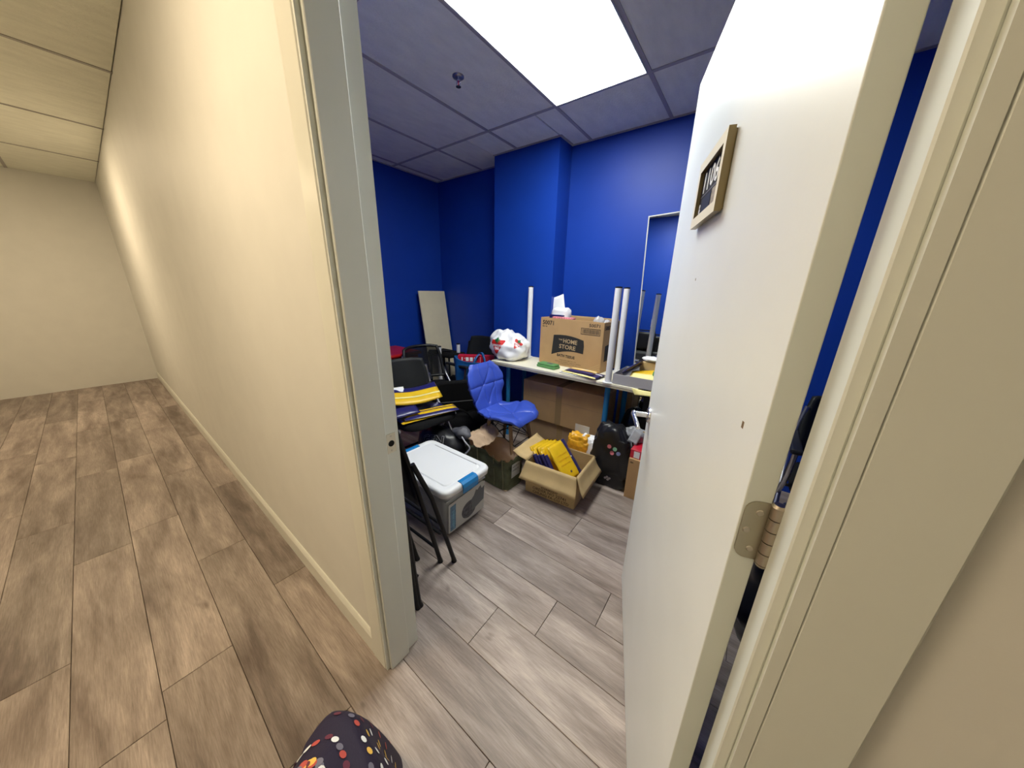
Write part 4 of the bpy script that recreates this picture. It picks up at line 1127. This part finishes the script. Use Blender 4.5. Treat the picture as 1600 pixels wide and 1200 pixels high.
for k, (x, y, z, w_, d_, mt_, lab) in enumerate((
        (-.150, .035, .185, .24, .20, 'yellow', 'rearmost yellow mailer packed at the left inside the open carton'),
        (-.120, .030, .190, .25, .21, 'yellow', 'second yellow mailer from the left inside the open carton'),
        (-.088, .035, .196, .25, .20, 'yellow', 'third yellow mailer from the left inside the open carton'),
        (-.052, .030, .203, .26, .21, 'yellow', 'yellow mailer just behind the large one in the open carton'))):
    mailer(lab, cb(x, y, z), lean_, side_, w_, d_, .022, (mt_, None, None), g, .3, 40+k, band=False)
for k, (x, y, z, lab) in enumerate(((-.108, -.108, .190, 'lower rolled navy mailer at the left front of the open carton'),
        (-.050, -.106, .205, 'rolled navy mailer touching the large yellow one in the open carton'))):
    t2 = thing('rolled_mailer', lab, 'envelope', cb(x, y, z), group='rolled navy mailers in the open carton')
    for q in (0, 1):
        a_ = cb(x+.026*q, y+.004*q, z)
        b_ = B(); sweep(b_, curve_pts([a_-lean_*.10, a_, a_+lean_*.085, a_+lean_*.098], 4), [.017]*8+[.0165]*4+[.011], 14); obj('roll', b_, 'navy', t2, True)
    a_ = cb(x-.012, y+.012, z)
    b_ = B(); grid_surf(b_, lambda u, v: a_+lean_*(.20*u-.09)+side_*(-.05*v), 6, 3, .002); obj('yellow_edge', b_, 'yellow', t2, True)
o_ = cb(.028, .012, .232)
lean2 = R3 @ Vector((-.66, .14, .74))
t2 = mailer('large yellow mailer with a navy band leaning at the right of the open carton', o_, lean2, side_, .285, .215, .018, ('yellow', 'navy', None), g, .20, 51)
m_ = basis(o_, lean2, side_)
b_ = B(); sweep(b_, [m_ @ Vector((-.085, .005, .0098)), m_ @ Vector((-.085, .005, .0112))], .009, 14); obj('printed_symbol', b_, 'ink_faint', t2, True)
for i in range(3):
    b_ = text_bm('PADDED MAILER', .017, m_ @ Matrix.Translation((-.03+.035*i, .075, .0105)) @ Matrix.Rotation(-PI/2, 4, 'Z'), .0002); obj('printed_text', b_, 'amber', t2, True)
b_ = B(); sweep(b_, [m_ @ Vector((.005, -.070, .012)), m_ @ Vector((.005, -.070, .0135))], .005, 12); obj('seal', b_, 'paper_white', t2, True)
# ---- amber wrapped bundle behind
t = thing('amber_pack', 'amber and white film-wrapped bundle with a white label behind the open carton', 'package', (-.86, 2.10, 0))
b_ = B(); blob(b_, (-.890, 2.085, .16), (.080, .045, .165), .035, 16, 61, 48, 36, zmin=.001, pw=6, fold=.006); obj('wrapper', b_, 'amber', t, True)
b_ = B(); blob(b_, (-.815, 2.10, .16), (.060, .05, .165), .035, 18, 64, 44, 32, zmin=.001, pw=5.0, fold=.006); obj('film', b_, 'poly_white', t, True)
b_ = B(); box(b_, -.955, -.835, 2.135, 2.137, .20, .385); lb = obj('label', b_, 'label_paper', t, True)

# ---- black drawstring bag with coloured dots
t = thing('black_drawstring_bag', 'black bag printed with four coloured dots leaning beside the open carton', 'bag', (-.585, 2.11, 0))
b_ = B(); bcc = Vector((-.622, 2.105, .225))
blob(b_, bcc, (.152, .072, .240), .036, 8, 71, 72, 52, zmin=.001, pw=4.0, fold=.012, nf=7)
for v in b_.verts: 
    v.co.x += .16*(v.co.z-.2)*-.18; v.co.y += .12*(v.co.z-.2)*.5
    if v.co.z > .40 and v.co.x > -.60: v.co.z -= .10*min(1, (v.co.x+.60)/.10)
bv = BVHTree.FromBMesh(b_); obj('bag_body', b_, 'black_film', t, True)
dd = Vector((-.22, .85, -.38))
def dot(x, z, r, m, name='printed_dot', asp=1):
    b2 = B(); mt = basis((x, 1.86, z), (1, .25, 0), (0, .3, 1))
    c0 = b2.verts.new((0, 0, 0)); rg = [b2.verts.new((r*math.cos(2*PI*k/14), r*asp*math.sin(2*PI*k/14), 0)) for k in range(14)]
    for k in range(14): b2.faces.new((c0, rg[k], rg[(k+1) % 14]))
    bmesh.ops.transform(b2, matrix=mt, verts=b2.verts); drape(b2, bv, dd, .002)
    if len(b2.faces): obj(name, b2, m, t, True)
for x, z, m_ in ((-.590, .408, 'dot_pink'), (-.548, .400, 'dot_mint'), (-.566, .364, 'dot_pink'), (-.520, .373, 'dot_lilac')): dot(x, z, .0150, m_)
for x, z, m_ in ((-.592, .150, 'dot_g2'), (-.572, .142, 'dot_g2'), (-.578, .162, 'dot_g2'), (-.560, .157, 'dot_g2')): dot(x, z, .009, m_)
b_ = B(); blob(b_, (-.510, 2.175, .405), (.075, .04, .055), .02, 18, 77, 28, 18, pw=3); obj('grey_lining', b_, 'silver_lining', t, True)
t = thing('clear_bubble_sheet', 'folded grey bubble-wrap sheet sticking out of the black drawstring bag', 'packaging', (-.50, 2.1, .4))
b_ = B(); p = [Vector(q) for q in ((-.535, 2.095, .385), (-.47, 2.09, .37), (-.445, 2.12, .455), (-.50, 2.13, .485))]
grid_surf(b_, lambda u, v: p[0]*(1-u)*(1-v)+p[1]*u*(1-v)+p[2]*u*v+p[3]*(1-u)*v, 6, 6, .004); obj('sheet', b_, 'silver_lining', t, True)
# ---- narrow brown box and red box beside the door
t = thing('narrow_carton', 'narrow brown carton with a small oval mark standing beside the open door', 'box', (-.40, 2.15, 0))
b_ = B(); rbox(b_, -.482, -.30, 2.005, 2.33, 0, .308, .002, 1); obj('carton_body', b_, 'kraft', t, True)
b_ = B(); R_ = [( .012*math.cos(2*PI*k/16), .006*math.sin(2*PI*k/16)) for k in range(16)]
prism(b_, R_, 0, .0006); bmesh.ops.transform(b_, matrix=basis((-.460, 2.0045, .282), (1, 0, 0), (0, 0, 1)), verts=b_.verts); obj('printed_mark', b_, 'ink_faint', t, True)
t = thing('red_box', 'small red and white printed box on top of the narrow brown carton', 'box', (-.41, 2.08, .309))
b_ = B(); rbox(b_, -.482, -.33, 2.02, 2.16, .309, .372, .002, 1); obj('box_body', b_, 'red_box', t, True)
b_ = B(); box(b_, -.458, -.420, 2.0185, 2.02, .315, .362); box(b_, -.392, -.35, 2.0185, 2.02, .325, .352); obj('printed_panel', b_, 'paper_white', t, True)
t = thing('open_brown_box', 'brown box with a raised flap behind the small red box by the door', 'box', (-.39, 2.25, .309))
b_ = B(); rbox(b_, -.455, -.305, 2.175, 2.32, .309, .43, .002, 1); obj('box_body', b_, 'kraft_light', t, True)
b_ = B(); box(b_, -.455, -.305, 2.172, 2.176, .43, .455); obj('flap', b_, 'kraft_light', t, True)

# ---- folded metal chairs by the doorway
def folding_chair(label, N_, wdir, lean, W, H, dtop, bars=True):
    N_ = Vector(N_); w = Vector(wdir).normalized(); l = Vector(lean).normalized()
    t = thing('folding_chair', label, 'folding chair', N_, group='folded black metal chairs by the doorway')
    def P(s, k, z): return w*s*W + l*k + Vector((0, 0, z))
    for s in (0, 1):
        b_ = B(); sweep(b_, [P(s, 0.0, .0), P(s, .006, .03), P(s, dtop*.5, H*.5), P(s, dtop, H-.08), P(s+(.06 if s == 0 else -.06), dtop+.006, H-.01)], [.0145, .0115, .0115, .0115, .0115], 10)
        obj('leg', b_, 'black_metal', t)
        b_ = B(); e_ = w*(-.055 if s == 0 else .055)*(1 if bars else 0); k_ = .047 if bars else .012
        sweep(b_, [P(s, -k_, .0)+e_, P(s, -k_+.006, .03)+e_, P(s, dtop*.30, .46)+e_*.85, P(s, dtop*.62, .66)+e_*.3], [.0145, .0115, .0115, .0115], 10)
        obj('leg', b_, 'black_metal', t)
    for p_, q_ in ((P(0, -.01, .175), P(1, -.01, .175)), (P(0, .0, .255), P(1, .0, .255)), (P(0, .03, .12), P(1, .03, .12)), (P(.06, dtop+.006, H-.01), P(.94, dtop+.006, H-.01))):
        b_ = B(); sweep(b_, [p_, q_], .008, 8); obj('crossbar', b_, 'black_metal', t)
    b_ = B(); grid_surf(b_, lambda u, v: P(.04+.92*u, dtop*.82+.05*dtop+.10*dtop*v-.03*math.sin(PI*u), H-.28+.25*v), 14, 6, .012); obj('backrest', b_, 'black_metal', t, smooth=True)
    b_ = B(); grid_surf(b_, lambda u, v: P(.04+.92*u, dtop*(.42+.30*v)-.015, .40+.32*v), 10, 6, .016); obj('seat', b_, 'black', t, smooth=True)
    return t
folding_chair('folded black metal chair leaning inside the doorway, in front of the white-lidded bin', (-1.072, .829, 0), (-1, 0, 0), (0, -1, 0), .40, 1.03, .215)
folding_chair('folded black metal chair flat against the wall right beside the door jamb', (-.957, .600, 0), (-1, 0, 0), (0, -1, 0), .42, .98, .062, False)
folding_chair('folded black metal chair standing between the other two folded chairs', (-1.235, .715, 0), (-1, 0, 0), (0, -1, 0), .36, 1.0, .13)
t = thing('dark_filler_bag', 'black bag shape added to darken the floor under the chair with the folded seat', 'bag', (-2.02, 2.0, 0))  # added bag form, stands in for the deep shade below the chair
b_ = B(); blob(b_, (-2.02, 2.0, .12), (.24, .19, .13), .025, 8, 101, 44, 26, zmin=.001, pw=2.8, fold=.008); obj('bag_body', b_, 'black_fabric', t, True)
b_ = B(); sweep(b_, curve_pts([(-2.16, 1.90, .20), (-2.10, 1.86, .30), (-1.95, 1.88, .31), (-1.88, 1.93, .21)], 6), .008, 8); obj('handle', b_, 'black_fabric', t, True)
# ---- polka-dot cloth bulging in at the bottom
t = thing('polka_dot_cloth', 'dark purple cloth with multicoloured polka dots at the bottom edge of the photo', 'cloth', (-.62, .03, 0))
b_ = B()
def drap(u, v):
    a = 2*PI*u; z = .57*(1-v)
    r = .060*math.sin(min(1, v*7)*PI/2)**.8 + .120*v**.6
    r *= 1+.10*v*math.sin(7*a)+.04*math.sin(3*a+1)
    return Vector((-.470+r*1.05*math.cos(a)-.05*v, r*1.15+.045*math.sin(a), z-.018*(v < .08)*(v*12)))
grid_surf(b_, drap, 96, 50, 0)
bmesh.ops.remove_doubles(b_, verts=b_.verts, dist=.0008)
bv = BVHTree.FromBMesh(b_); obj('fabric', b_, 'dot_cloth', t, True, smooth=True)
random.seed(12); dm = ['dot_y', 'dot_w', 'dot_g', 'dot_r', 'dot_m', 'dot_w', 'dot_g']
groups = {m_: B() for m_ in set(dm)}
for i in range(30):
    for j in range(14):
        a = 2*PI*(i+.5*(j % 2))/22+.05*random.uniform(-1, 1); z = .555-.034*j+.004*random.uniform(-1, 1)
        if i >= 22: continue
        org = Vector((-.470+.5*math.cos(a)-.03, .045+.5*math.sin(a), z+.10)); d_ = (Vector((-.48, .045, z))-org).normalized()
        h = bv.ray_cast(org, d_)
        if h[0] is None: continue
        n_ = h[1] if h[1].dot(d_) < 0 else -h[1]
        bb = groups[dm[(i*5+j*3+random.randrange(3)) % 7]]
        x_ = n_.orthogonal().normalized(); y_ = n_.cross(x_); c_ = h[0]+n_*.0012; r_ = .0075
        vs = [bb.verts.new(c_+(x_*math.cos(2*PI*k/10)+y_*math.sin(2*PI*k/10))*r_) for k in range(10)]; bb.faces.new(vs)
for m_, bb in groups.items():
    o_ = obj('printed_dots', bb, m_, t, True); o_['kind'] = 'stuff'
